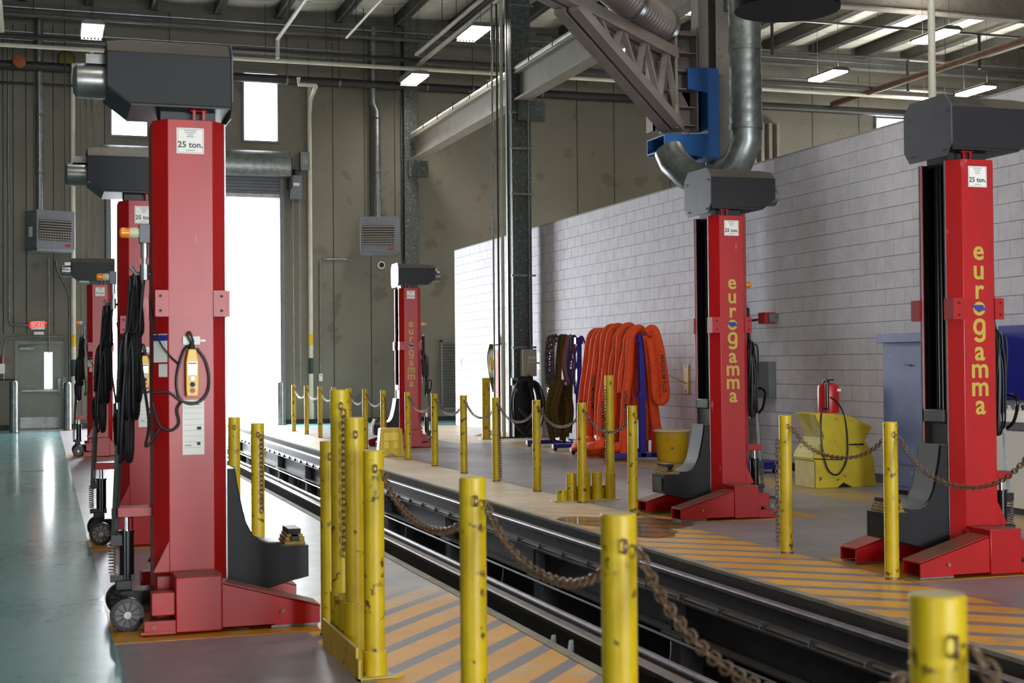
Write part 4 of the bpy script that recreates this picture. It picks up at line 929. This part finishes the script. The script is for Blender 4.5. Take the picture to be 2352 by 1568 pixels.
MB().lathe([(.535,0),(.55,.0),(.55,.05),(.54,.45),(.30,.75),(.12,.85),(.12,3.5)], (0,0,0), 40).build('hood_shell', m_hood, bh)
MB().lathe([(.53,.02),(.2,.4)], (0,0,0), 32).build('hood_lining', m_hood, bh)
wp = thing('riser_pipe', 'white vertical pipe rising behind the near lettered lift', 'pipe', (9.845, 14.15, 0)); MB().cyl((0,0,0), (0,0,11.0), .043, n=14).build('run', m_pvc, wp)
for z_ in (1.5, 4.0): MB().box(-.05, .05, -.07, .07, z_, z_+.04).build('strap', m_galv, wp)

# ================================================================= THINGS ALONG THE BLOCK WALL
eb = thing('switch_box', 'grey electric switch box with labels on the spotted column', 'switch', (9.57, 28.0, 1.27)); MB().box(-.15, .15, -.12, .09, 0, .56).build('case', mat('box_grey', 'a8a496', rough=.5), eb, bevel=.006)
MB().box(-.03, .12, -.123, -.12, .28, .41).build('label_sheet', m_white, eb)
letter('lettering', 'E·T·N', .024, m_ink, eb, (.03, -.1245, .385), (PI/2, 0, 0), .0006)
for z_, mm in ((.35,m_inkgrey),(.325,m_redplain),(.30,m_redplain)): MB().box(-.02, .11, -.1236, -.1229, z_, z_+.012).build('print_line', mm, eb, smooth=False)
MB().bar((.15,-.06,.28), (.23,-.07,.27), .025, .03).build('switch_lever', m_galv, eb); MB().cyl((.05,0,.56), (.05,0,6.0), .016, n=8).build('conduit', m_galv, eb)
for x_, y_, r_, mm, lab in ((9.20,28.5,.035,m_pvc,'white pipe left of the spotted column'), (9.12,28.55,.022,m_pipe,'black pipe left of the spotted column'), (9.26,28.3,.012,m_pipe,'thin black cable against the spotted column'), (9.06,28.7,.02,m_galv,'thin steel conduit left of the spotted column')):
    pipe('riser_pipe', [(x_,y_,0),(x_,y_,10.3)], r_, mm, lab, n=10)
sk = thing('socket_box', 'small grey socket box beside the hose coil', 'socket', (9.28, 28.02, 1.08)); MB().box(-.07, .07, -.05, .05, 0, .16).build('case', m_galv, sk, bevel=.008); MB().lathe([(0,-.065),(.035,-.06),(.04,-.05)], (-.02,0,.08), 14, 'y').build('cover', m_dark, sk)
hc = thing('hose_coil', 'black hose hung in big loops on the spotted column foot', 'hose', (9.48, 27.88, 0)); rr = random.Random(5)
MB().bar((.03,.18,1.24), (.06,-.10,1.30), .05, .025).build('hose_hook', m_copper, hc); hz = MB()
for i in range(13):
    wd = rr.uniform(.16,.33); zb = rr.uniform(.05,.5); dy = -.06*rr.random(); dx = rr.uniform(-.06,.06)
    pts = [(.02,dy,1.22-.03*rr.random()),(wd*.6+dx,dy-.03,1.12),(wd+dx,dy-.05,.75),(wd*.8+dx,dy-.05,zb+.2),(dx,dy-.05,zb),(-wd*.8+dx,dy-.05,zb+.2),(-wd+dx,dy-.05,.75),(-wd*.6+dx,dy-.03,1.12)]
    hz.tube([Vector(q) for q in path(pts+[pts[0]], 5)[:-1]], .016, 8, closed=True)
hz.tube(path([(-.2,-.1,.05),(-.1,-.14,.02),(-.5,-.15,.02),(-.72,-.28,.02),(-.82,-.36,.02)], 6), .016, 8)
hz.build('hose', m_rubber, hc)
sg = thing('hose_cabinet', 'narrow white and red panel on the block wall by the bollard', 'panel', (XWALL-.05, 31.0, 0)); MB().box(-.02, .038, -.35, .45, .0, 1.95).build('board', m_white, sg); MB().box(-.025, -.02, -.15, .2, .4, 1.85).build('red_panel', mat('faded_red_panel', 'd88a86', 'c05a58', rough=.6, scale=5), sg)
MB().box(-.024, -.02, -.3, .4, 1.97, 2.2).build('notice', m_white, sg)
hn = thing('harness', 'yellow and black webbing harness hanging above the bollard', 'harness', (9.6, 30.6, 1.2)); k_ = MB()
for i in range(6): k_.tube(path([(.02*i-.04,.0,.78),(.03*i-.09,.04,.5),(.03*i-.06,.05,.2),(.02*i-.03,.02,-.05),(.02,0,-.3)], 4), .022, 6, flat=.35)
k_.build('webbing', m_olive, hn); MB().box(-.05, .02, -.03, .0, .15, .5).build('yellow_webbing', m_yellow2, hn); MB().cyl((.0,0,.74), (.3,0,.80), .015, n=8).build('peg', m_pipe, hn)
rp = thing('ramp_plate', 'small white checker plate ramp on the floor by the wall end', 'ramp', (8.9, 29.6, 0), .35); MB().prism([(-.35,0),(.35,0),(.35,.12),(.30,.14)], 'y', -.4, .4).build('plate', mat('white_checker', 'e2e0e2', 'a9a6aa', rough=.5, scale=40), rp)
ol = thing('outlet_plate', 'small white outlet plate on the bright end of the block wall', 'outlet', (XWALL-.006, 34.1, 1.5)); MB().box(-.008, .004, -.09, .09, 0, .2).build('plate', m_white, ol); MB().box(-.011, -.008, -.03, .03, .05, .15).build('sockets', m_inkgrey, ol)
ns = thing('paper_notice', 'paper notice on the block wall right of the spotted column', 'notice', (XWALL-.004, 28.15, 1.4)); MB().box(-.003, .0, -.16, .16, 0, .36).build('sheet', m_white, ns)
for k in range(5): MB().box(-.0035, -.003, -.12, .12, .06+.055*k, .068+.055*k).build('text_line', m_inkgrey, ns)
# chain and strap rack
def rack_frame(x, y0, y1, zt, lab, mm, both=True):
    t = thing('sling_rack', lab, 'rack', (x, y0, 0))
    MB().box(-.045, .045, -.045, .045, .06, zt).build('upright', mm, t, bevel=.004); MB().box(-.045, .045, y1-y0-.045, y1-y0+.045, .06, zt).build('upright', mm, t, bevel=.004)
    MB().box(-.03, .03, -.1, y1-y0+.1, zt-.07, zt).build('top_rail', mm, t, bevel=.004)
    for yy in (0, y1-y0): MB().box(-.50, .45, yy-.045, yy+.045, .05, .12).build('foot', mm, t, bevel=.004); MB().box(-.07, .07, yy-.06, yy+.06, zt*.5, zt*.5+.1).build('collar', mm, t, bevel=.004); MB().box(-.065, .065, yy-.055, yy+.055, zt-.12, zt+.0).build('top_collar', mm, t, bevel=.004)
    MB().box(-.04, .04, 0, y1-y0, .13, .18).build('bottom_rail', mm, t, bevel=.004)
    for yy in (0, y1-y0):
        for xx in (-.45, .4): MB().lathe([(.0,yy-.015),(.035,yy-.015),(.035,yy+.015),(.0,yy+.015)], (xx,0,.036), 12, 'y').build('caster', m_pipe, t)
    return t
rack_frame(8.92, 23.35, 24.75, 1.98, 'blue steel rack hung with chains and webbing straps', m_blueframe)
rack_frame(8.84, 20.40, 22.25, 1.96, 'blue steel rack carrying thick orange slings', m_blueframe)
# chains and straps on the first rack
rr = random.Random(11)
lkb = link_mesh(m_steelchain, .07, .045, .0065)
def hank(x, y, z, nl, drop, lab):
    mb = MB()
    for i in range(nl):
        yy = y+rr.uniform(-.10,.10); xx = rr.uniform(-.06,.02); d_ = drop*rr.uniform(.75,1.05)
        pts = [Vector((x+.03+xx,yy,z)), Vector((x-.07+xx,yy,z-.03)), Vector((x-.11+xx,yy+rr.uniform(-.03,.03),z-d_*.5)), Vector((x-.09+xx,yy+rr.uniform(-.03,.03),z-d_))]
        for F_ in frames(path(pts, 6), .052): mb.add([F_ @ Vector(v) for v in lkb.v], lkb.f)
    return tag(mb.build('lifting_chain', mat('dark_chain', '3f3532', '6a5c56', rough=.45, metal=.6, scale=30), origin=(x,y,z)), lab, 'chain')
hank(8.92, 24.62, 2.01, 9, 1.0, 'hank of dark lifting chain at the far end of the strap rack')
hank(8.92, 24.42, 2.01, 5, 1.25, 'longer hank of dark lifting chain next to the first')
def strap(x, y, zt, zb, wd, mm, lab, name='webbing_strap', loops=1, tilt=0., fl=.22, spread=.10):
    mb = MB()
    for i in range(loops):
        o_ = .035*i; yy = y+.03*i
        mb.tube(path([(x-spread*.6+.01*i,yy+tilt,zb+.05*i),(x-spread-.02,yy+tilt*.7,zt-(zt-zb)*.55),(x-.06,yy,zt-.10),(x,yy,zt+.012+.01*i),(x+.06,yy,zt-.10),(x+spread,yy+tilt*.5,zt-(zt-zb)*.5),(x+spread*.7,yy+tilt,zb+.08*i)], 6), wd*.13, 8, flat=2.8, up=(0,1,0))
    return tag(mb.build(name, mm, origin=(x,y,zb)), lab, 'strap')
ZT1 = 2.0
strap(8.92, 24.15, ZT1, .35, .09, m_brownweb, 'brown webbing strap hanging long beside the chains', loops=2)
strap(8.92, 23.98, ZT1, .55, .08, m_olive, 'dark olive strap hanging in the middle of the strap rack', loops=2)
strap(8.92, 23.83, ZT1, 1.15, .06, m_redplain, 'short red strap on the strap rack')
strap(8.92, 23.70, ZT1, 1.15, .07, mat('grey_strap', '6c6a66', rough=.8), 'grey ratchet strap doubled on the rack', loops=2)
strap(8.92, 23.56, ZT1, 1.25, .06, m_purple, 'short purple strap on the strap rack')
strap(8.92, 23.20, ZT1-.02, .95, .05, m_purple, 'long purple strap hanging outside the rack upright', spread=.16)
rt = thing('ratchet_ring', 'round ratchet eye hanging by its strap on the rack', 'ratchet', (8.84, 23.48, 1.5)); MB().tube([(.0,.06*math.cos(t),.06*math.sin(t)) for t in (2*PI*i/18 for i in range(18))], .022, 8, closed=True).build('ring', m_galv, rt); MB().lathe([(0,-.015),(.03,-.015),(.03,.015),(0,.015)], (0,0,0), 12, 'x').build('core', m_redplain, rt); MB().box(-.01, .01, -.02, .02, .07, .5).build('tab', m_brownweb, rt)
for i, (yy, mm, zb, lab) in enumerate(((23.95, m_olive, .15, 'mustard olive webbing looped low on the strap rack'), (23.80, m_brownweb, .1, 'brown webbing looped low on the strap rack, nearer the floor'), (23.62, m_olive, .22, 'olive webbing looped over the low purple hook'), (23.48, m_brownweb, .3, 'brown webbing looped nearest the rack upright'))):
    strap(8.70, yy, 1.18, zb, .09, mm, lab, loops=3, spread=.14)
la = solid('rack_arm', MB().bar((8.70,23.3,1.17), (8.70,24.1,1.17), .05, .05), m_purple, 'low purple rack arm carrying olive webbing', 'rack arm', (8.7, 23.7, 1.17))
# orange slings
def sling(i, y, xl, xr, zl, zr, r, lab, top=2.02, bulge=.0):
    x = 8.84
    pts = [(x-xl,y+.03,zl),(x-xl*.92-bulge,y+.02,zl+(top-zl)*.35),(x-xl*.62,y,zl+(top-zl)*.72),(x-.12,y,top-.10),(x-.02,y,top+.045),(x+.10,y,top-.06),(x+xr*.7,y,zr+(top-zr)*.6),(x+xr,y,zr+(top-zr)*.3),(x+xr*.95,y-.02,zr)]
    mb = MB().tube(path(pts, 7), r*.74, 12, flat=1.12, up=(0,1,0))
    return tag(mb.build('round_sling', m_orange, origin=(x,y,zl)), lab, 'sling', 'orange round slings on the blue rack')
SL = [(22.30,.30,.26,.06,.10,.085,'leftmost thick orange sling reaching the floor'), (22.08,.26,.22,.55,.1,.08,'second orange sling from the left, its end curled short'), (21.86,.30,.24,.05,.1,.085,'third orange sling from the left on the blue rack'), (21.62,.24,.24,.35,.1,.085,'high-bowed orange sling, fourth from the left'), (21.36,.30,.24,.06,.12,.09,'fifth orange sling from the left with black printing'), (21.12,.20,.22,1.25,.6,.075,'short orange sling ending halfway up the rack'), (20.92,.26,.26,.06,.1,.085,'orange sling sixth along, hanging to the floor'), (20.66,.22,.26,1.05,.3,.08,'short folded orange sling left of the blue upright'), (20.52,.25,.28,.06,.1,.085,'orange sling just left of the blue upright')]
for i, (y, xl, xr, zl, zr, r_, lab) in enumerate(SL): sling(i, y, xl, xr, zl, zr, r_, lab, top=2.0+(.05 if i in (3,4,6) else 0))
x = 8.90
mb = MB().tube(path([(x-.05,20.2,1.98),(x+.04,20.16,2.02),(x+.12,20.14,1.75),(x+.19,20.14,1.3),(x+.21,20.14,1.02),(x+.15,20.14,.93),(x+.08,20.15,1.02),(x+.05,20.16,1.5),(x+.0,20.18,1.9)], 7), .05, 12, flat=1.6, up=(0,1,0))
tag(mb.build('round_sling', m_orange, origin=(x,20.14,.93)), 'orange sling looped right of the blue upright, printed MAGNUM PLUS', 'sling', 'orange round slings on the blue rack')
mb = MB().tube(path([(x+.0,20.3,1.95),(x+.08,20.32,1.3),(x+.14,20.36,.7),(x+.26,20.42,.22),(x+.34,20.46,.07)], 7), .048, 12, flat=1.6, up=(0,1,0))
tag(mb.build('round_sling', m_orange, origin=(x,20.2,.07)), 'orange sling trailing to the floor by the yellow bucket', 'sling', 'orange round slings on the blue rack')
for i, (xx, yy, lab) in enumerate(((8.45, 21.9, 'orange sling end heaped on the floor under the left slings'), (8.42, 21.3, 'orange sling end heaped on the floor mid rack'), (8.60, 20.8, 'orange sling end heaped on the floor by the blue foot'))):
    pts = [(xx+.16*math.cos(q)*(1-.06*q), yy+.3*math.sin(q)*(1-.06*q), .07+.035*q) for q in (j*.5 for j in range(14))]
    tag(MB().tube(path(pts, 3), .085, 10, flat=.6, up=(0,0,1)).build('round_sling', m_orange, origin=(xx,yy,0)), lab, 'sling', 'orange round slings on the blue rack')
def down_text(s_, parent, loc, size, a=.42, up=False, lean=0.):
    """lettering running down (or up) a sling, facing the open floor"""
    zn = Vector((-math.sin(a), -math.cos(a), 0)); xa = Vector((lean, 0, 1 if up else -1)).normalized(); ya = zn.cross(xa).normalized()
    o = obj('lettering', text_mesh(s_, size, m_ink, .0008), parent); o.matrix_local = Matrix(((xa.x,ya.x,zn.x,loc[0]),(xa.y,ya.y,zn.y,loc[1]),(xa.z,ya.z,zn.z,loc[2]),(0,0,0,1)))
for o_ in [q for q in C.objects if q.name.startswith('round_sling')]:
    lab = o_['label']
    if 'MAGNUM' in lab: down_text('MAGNUM PLUS', o_, (.165, -.062, .42), .085, lean=.08)
    elif 'fifth' in lab or 'leftmost' in lab: down_text('MAGNUM PLUS', o_, (-.29, -.075, .55), .085, up=True, lean=.02)
    elif 'just left' in lab: down_text('MAGNUM PLUS', o_, (-.25, -.075, .75), .08, up=True)
    elif 'third' in lab: down_text('MAGNUM PLUS', o_, (-.27, -.075, 1.0), .08, up=True, lean=.03)
# bucket
bk = thing('bucket', 'yellow plastic barrel bucket with a dirty white rim by the slings', 'bucket', (9.16, 20.0, 0))
MB().lathe([(.0,.01),(.21,.0),(.222,.02),(.262,.44),(.268,.46),(.262,.465),(.245,.46),(.205,.05),(.0,.04)], (0,0,0), 36).build('bucket_body', m_bucket, bk)
MB().tube([(.272*math.cos(q), .272*math.sin(q), .475) for q in (2*PI*i/36 for i in range(36))], .017, 8, closed=True).build('rim', m_cream, bk)
for q in (-.5,): MB().tube([(.262*math.cos(-PI/2+q+a_)*(1.0), .262*math.sin(-PI/2+q+a_), z_) for a_, z_ in ((-.25,.34),(.35,.34),(.35,.40),(-.25,.40))], .004, 5, closed=True).build('handle_mould', m_bucket, bk)
hk = thing('steel_hook', 'yellow steel hook plate on the block wall above the bucket', 'hook', (XWALL-.01, 21.0, 1.02)); MB().box(-.012, .008, -.09, .09, 0, .46).build('plate', m_yellow2, hk, bevel=.003); MB().bar((-.01,0,.16), (-.30,.05,.30), .05, .012).build('hook_arm', m_yellow2, hk)
for z_ in (.03, .43): MB().lathe([(0,-.018),(.018,-.016),(.018,-.012)], (0,0,z_), 8, 'x').build('bolt', m_ink, hk)
rb = thing('alarm_box', 'small red box on a pipe arm at the block wall', 'box', (XWALL-.10, 18.1, 2.06)); MB().box(-.10, .08, -.10, .10, 0, .16).build('case', m_redplain, rb, bevel=.01); MB().cyl((-.02,.1,.07), (-.02,.75,.05), .018, n=8).build('pipe_arm', m_pipe, rb); MB().box(-.05, .1, -.14, -.10, .02, .14).build('bell', m_galv, rb)
pb = thing('panel_box', 'grey panel box on the wall behind the lettered lift', 'panel', (XWALL-.06, 18.25, 1.0)); MB().box(-.06, .05, -.20, .22, 0, .52).build('case', m_heater, pb, bevel=.006)
bj = thing('floor_trolley', 'low blue trolley frame on the floor behind the lettered lift', 'trolley', (9.25, 17.6, 0)); MB().box(-.25, .25, -.35, .6, .06, .16).build('frame', m_blueframe, bj, bevel=.005)
for xx in (-.2, .2):
    for yy in (-.3, .5): MB().lathe([(0,yy-.02),(.03,yy-.02),(.03,yy+.02),(0,yy+.02)], (xx,0,.03), 10, 'y').build('caster', m_pipe, bj)
# yellow concrete block with sprayer
cbk = thing('concrete_block', 'chipped yellow painted concrete block with notched waist', 'block', (8.74, 15.0, 0))
m_cb = mat('yellow_chipped', 'c9b428', 'b8a028', rough=.7, scale=4, spots='6a5c22', spot_scale=7, spot_cut=.62, bump=.3); m_cblit = mat('lit_chipped', 'd8cc88', 'c4b66a', rough=.7, scale=4, spots='8a8060', spot_scale=9, spot_cut=.66, bump=.2)
pf = [(.0,.0),(.30,.0),(.38,.06),(.50,.0),(.84,.0),(.78,.42),(.68,.55),(.78,.72),(.46,.86),(.10,.90),(.0,.88),(.13,.60),(.0,.42),(-.02,.36),(-.02,.33),(.0,.32)]
MB().prism(pf, 'y', 0, .50).build('block_body', m_cb, cbk, bevel=.008)
pv = [(.0,.0),(.0,.32),(-.02,.36),(.0,.42),(.13,.60),(.0,.88)]
fc = MB(); fc.add([(x_-.004,.02,z_+.004*(i == 0)) for i, (x_, z_) in enumerate(pv)]+[(x_-.004,.48,z_+.004*(i == 0)) for i, (x_, z_) in enumerate(pv)], [(i,i+1,i+7,i+6) for i in range(5)]); fc.build('lit_face', m_cblit, cbk, smooth=False)  # paler sheet paints the lit side of the block
MB().prism([(-.022,.345),(.36,.325),(.36,.337),(-.022,.36)], 'y', -.004, .0).build('crack', m_ink, cbk); MB().prism([(.02,.05),(.16,.0),(.16,-.0)], 'y', .49, .5).build('chip', m_cb, cbk)
MB().prism([(.10,.17),(.25,.17),(.17,.0)], 'x', -.01, .0)
MB().box(.46, .66, -.004, .0, .50, .52).build('slot', m_ink, cbk)
nt_ = MB().add([(.0,.12,.885),(.0,.36,.885),(.105,.24,.66),(-.010,.12,.885),(-.010,.36,.885),(.093,.24,.66)], [(0,1,2),(3,4,5),(0,1,4,3),(1,2,5,4),(2,0,3,5)]).build('notch', m_cb, cbk, smooth=False)
sp_ = thing('sprayer', 'red pump sprayer jug with black hose on the yellow block', 'sprayer', (9.0, 15.18, .892)); m_jug = mat('red_plastic', 'c01818', 'a81414', rough=.35, scale=3)
MB().lathe([(0,0),(.125,.0),(.13,.02),(.13,.30),(.12,.335),(.05,.36),(0,.36)], (0.03,0,0), 28).build('jug', m_jug, sp_); MB().cyl((.0,0,.36), (.0,0,.39), .04, n=14).box(-.02, .09, -.03, .03, .385, .405).build('pump_cap', m_black, sp_)
MB().cyl((-.06,-.12,.03), (-.06,-.12,.37), .022, n=12).build('lance_holder', m_gloss, sp_); MB().box(.08, .13, -.128, -.12, .26, .29).build('label', m_white, sp_)
MB().tube(path([(-.02,-.13,.19),(.05,-.15,.14),(.13,-.17,.0),(.16,-.20,-.25),(.14,-.22,-.55),(.02,-.22,-.73),(-.12,-.22,-.66),(-.20,-.22,-.35),(-.19,-.2,-.05),(-.14,-.17,.06),(-.07,-.14,.05)], 6), .010, 8).build('hose', m_rubber, sp_)
# cabinet, machine, panel
cb_ = thing('cabinet', 'tall grey-blue steel cabinet against the block wall', 'cabinet', (9.49, 13.75, 0)); MB().box(-.28, .28, -.52, .52, .05, 1.72).build('body', m_greyblue, cb_, bevel=.004); MB().box(-.34, .30, -.56, .56, 1.72, 1.82).build('top_cap', m_greyblue, cb_, bevel=.004); MB().box(-.26, .26, -.50, .50, 0, .05).build('plinth', m_black, cb_)
dd = MB().box(-.292, -.28, -.49, .49, .35, 1.68).build('door', m_greyblue, cb_, bevel=.002); MB().bar((-.30,.06,1.47), (-.30,-.06,1.46), .02, .016).build('handle', m_black, dd); MB().box(-.29, -.28, -.5, .5, .10, .32).build('kick_panel', m_greyblue, cb_)
mc = thing('workshop_machine', 'white workshop machine with control knobs by the near lift', 'machine', (9.32, 12.0, 0)); MB().box(-.30, .40, -.55, .42, .06, .82).build('body', m_white, mc, bevel=.01); MB().box(-.31, .41, -.56, .43, .82, .90).build('grey_band', m_plate, mc, bevel=.004); MB().prism([(-.30,.90),(.40,.90),(.40,1.06),(-.22,1.0)], 'y', -.55, .42).build('console', m_white, mc, bevel=.006)
for y_, mm in ((.22,m_redplain),(.08,m_galv),(-.05,m_galv),(-.2,m_ink)): MB().cyl((-.1,y_,1.02), (-.12,y_,1.06), .022, n=12).build('knob', mm, mc)
MB().box(-.312, -.30, .0, .05, .93, .97).build('switch', m_ink, mc); MB().box(-.26, .36, -.5, .38, 0, .06).build('plinth', m_rubber, mc)
bp_ = thing('notice_panel', 'dark blue panel on the block wall behind the near lift', 'panel', (XWALL-.03, 12.3, 1.08)); MB().box(-.02, .02, -1.0, .72, 0, .80).build('board', m_navy, bp_, bevel=.004)
# yellow wheel chock at the far walkway
wc = thing('wheel_chock', 'yellow moulded plastic wheel chock on the far walkway', 'chock', (5.50, 23.25, 0), -.1); MB().prism([(-.22,0),(-.09,0),(0,.05),(.09,0),(.22,0),(.18,.46),(.16,.47),(-.16,.47),(-.18,.46)], 'y', -.16, .16).build('shell', m_yellow2, wc, bevel=.008)
mbr = mat('bright_yellow', 'f2d410', rough=.4)
MB().box(-.12, .12, -.165, -.16, .27, .40).build('lit_cutout', mbr, wc); MB().box(-.12, -.045, -.165, -.16, .14, .25).build('lit_cutout', mbr, wc); MB().box(.045, .12, -.165, -.16, .14, .25).build('lit_cutout', mbr, wc)  # brighter yellow puts light shining through the cutouts into the colour
# wall gear left of the exit door
t = thing('valve_gear', 'small valve and gauge cluster on the wall left of the exit door', 'valve', (-.98, YB-.08, 1.2)); MB().box(-.06, .06, -.05, .05, .2, .45).build('case', m_white, t, bevel=.008); MB().cyl((0,0,.45), (0,0,.65), .03, n=10).build('red_stem', m_redplain, t); MB().cyl((-.2,0,.05), (.28,0,.05), .025, n=10).build('pipe', m_pipe, t); MB().tube([(.09*math.cos(q)-.15,-.06,.18+.09*math.sin(q)) for q in (2*PI*i/16 for i in range(16))], .014, 6, closed=True).build('hand_wheel', m_galv, t)
# oily wet patch on the walkway
pd = MB(); rr = random.Random(2); n = 40; vs = [(0,0,.0)]
for i in range(n): q = 2*PI*i/n; r_ = 1+.35*math.sin(3*q+1)+.2*rr.random(); vs.append((.42*r_*math.cos(q), .75*r_*math.sin(q), 0))
vs2 = [(x_, y_, .0025) for x_, y_, _ in vs]
pd.add(vs2, [(0,1+i,1+(i+1)%n) for i in range(n)])
mpd = mat('oily_water', '3a2a26', rough=.03); mpd.node_tree.nodes['Principled BSDF'].inputs['Alpha'].default_value = .45
o = pd.build('puddle', mpd, smooth=False); o.location = (5.2, 12.25, .001); tag(o, 'oily wet puddle on the striped walkway by the lift legs', 'puddle')
o = MB().lathe([(0,0),(.16,0),(.16,.004),(0,.004)], (0,0,0), 20).build('drain_cover', m_pipe); o.location = (-.16, 22.3, 0); tag(o, 'round dark drain cover in the green floor', 'drain')
t = thing('fire_bell', 'orange horn unit fixed at the black main in the upper corner', 'horn', (-.55, 36.9, 8.95)); MB().lathe([(.0,-.1),(.14,-.08),(.16,0),(.12,.1),(.0,.12)], (0,0,.12), 18, 'y').build('bell', mat('dull_orange', '9a4a24', rough=.6), t); MB().box(-.08, .08, .1, .25, .0, .24).build('bracket', m_redpipe, t)
t = thing('dial_clock', 'dusty yellow round dial high on the wall above the angled heater', 'dial', (.57, YB-.06, 9.35)); MB().lathe([(.0,-.05),(.2,-.05),(.22,-.02),(.22,.05)], (0,0,0), 24, 'y').build('case', m_olive, t); MB().lathe([(.0,-.055),(.18,-.054)], (0,0,0), 24, 'y').build('face', mat('dusty_yellow', '6e6424', rough=.7), t)
t = thing('cover_plate', 'small grey plate on the back wall above the crane girder', 'plate', (11.0, YB-.03, 8.0)); MB().box(-.3, .3, -.03, .03, 0, .42).build('plate', m_heater, t, bevel=.005)
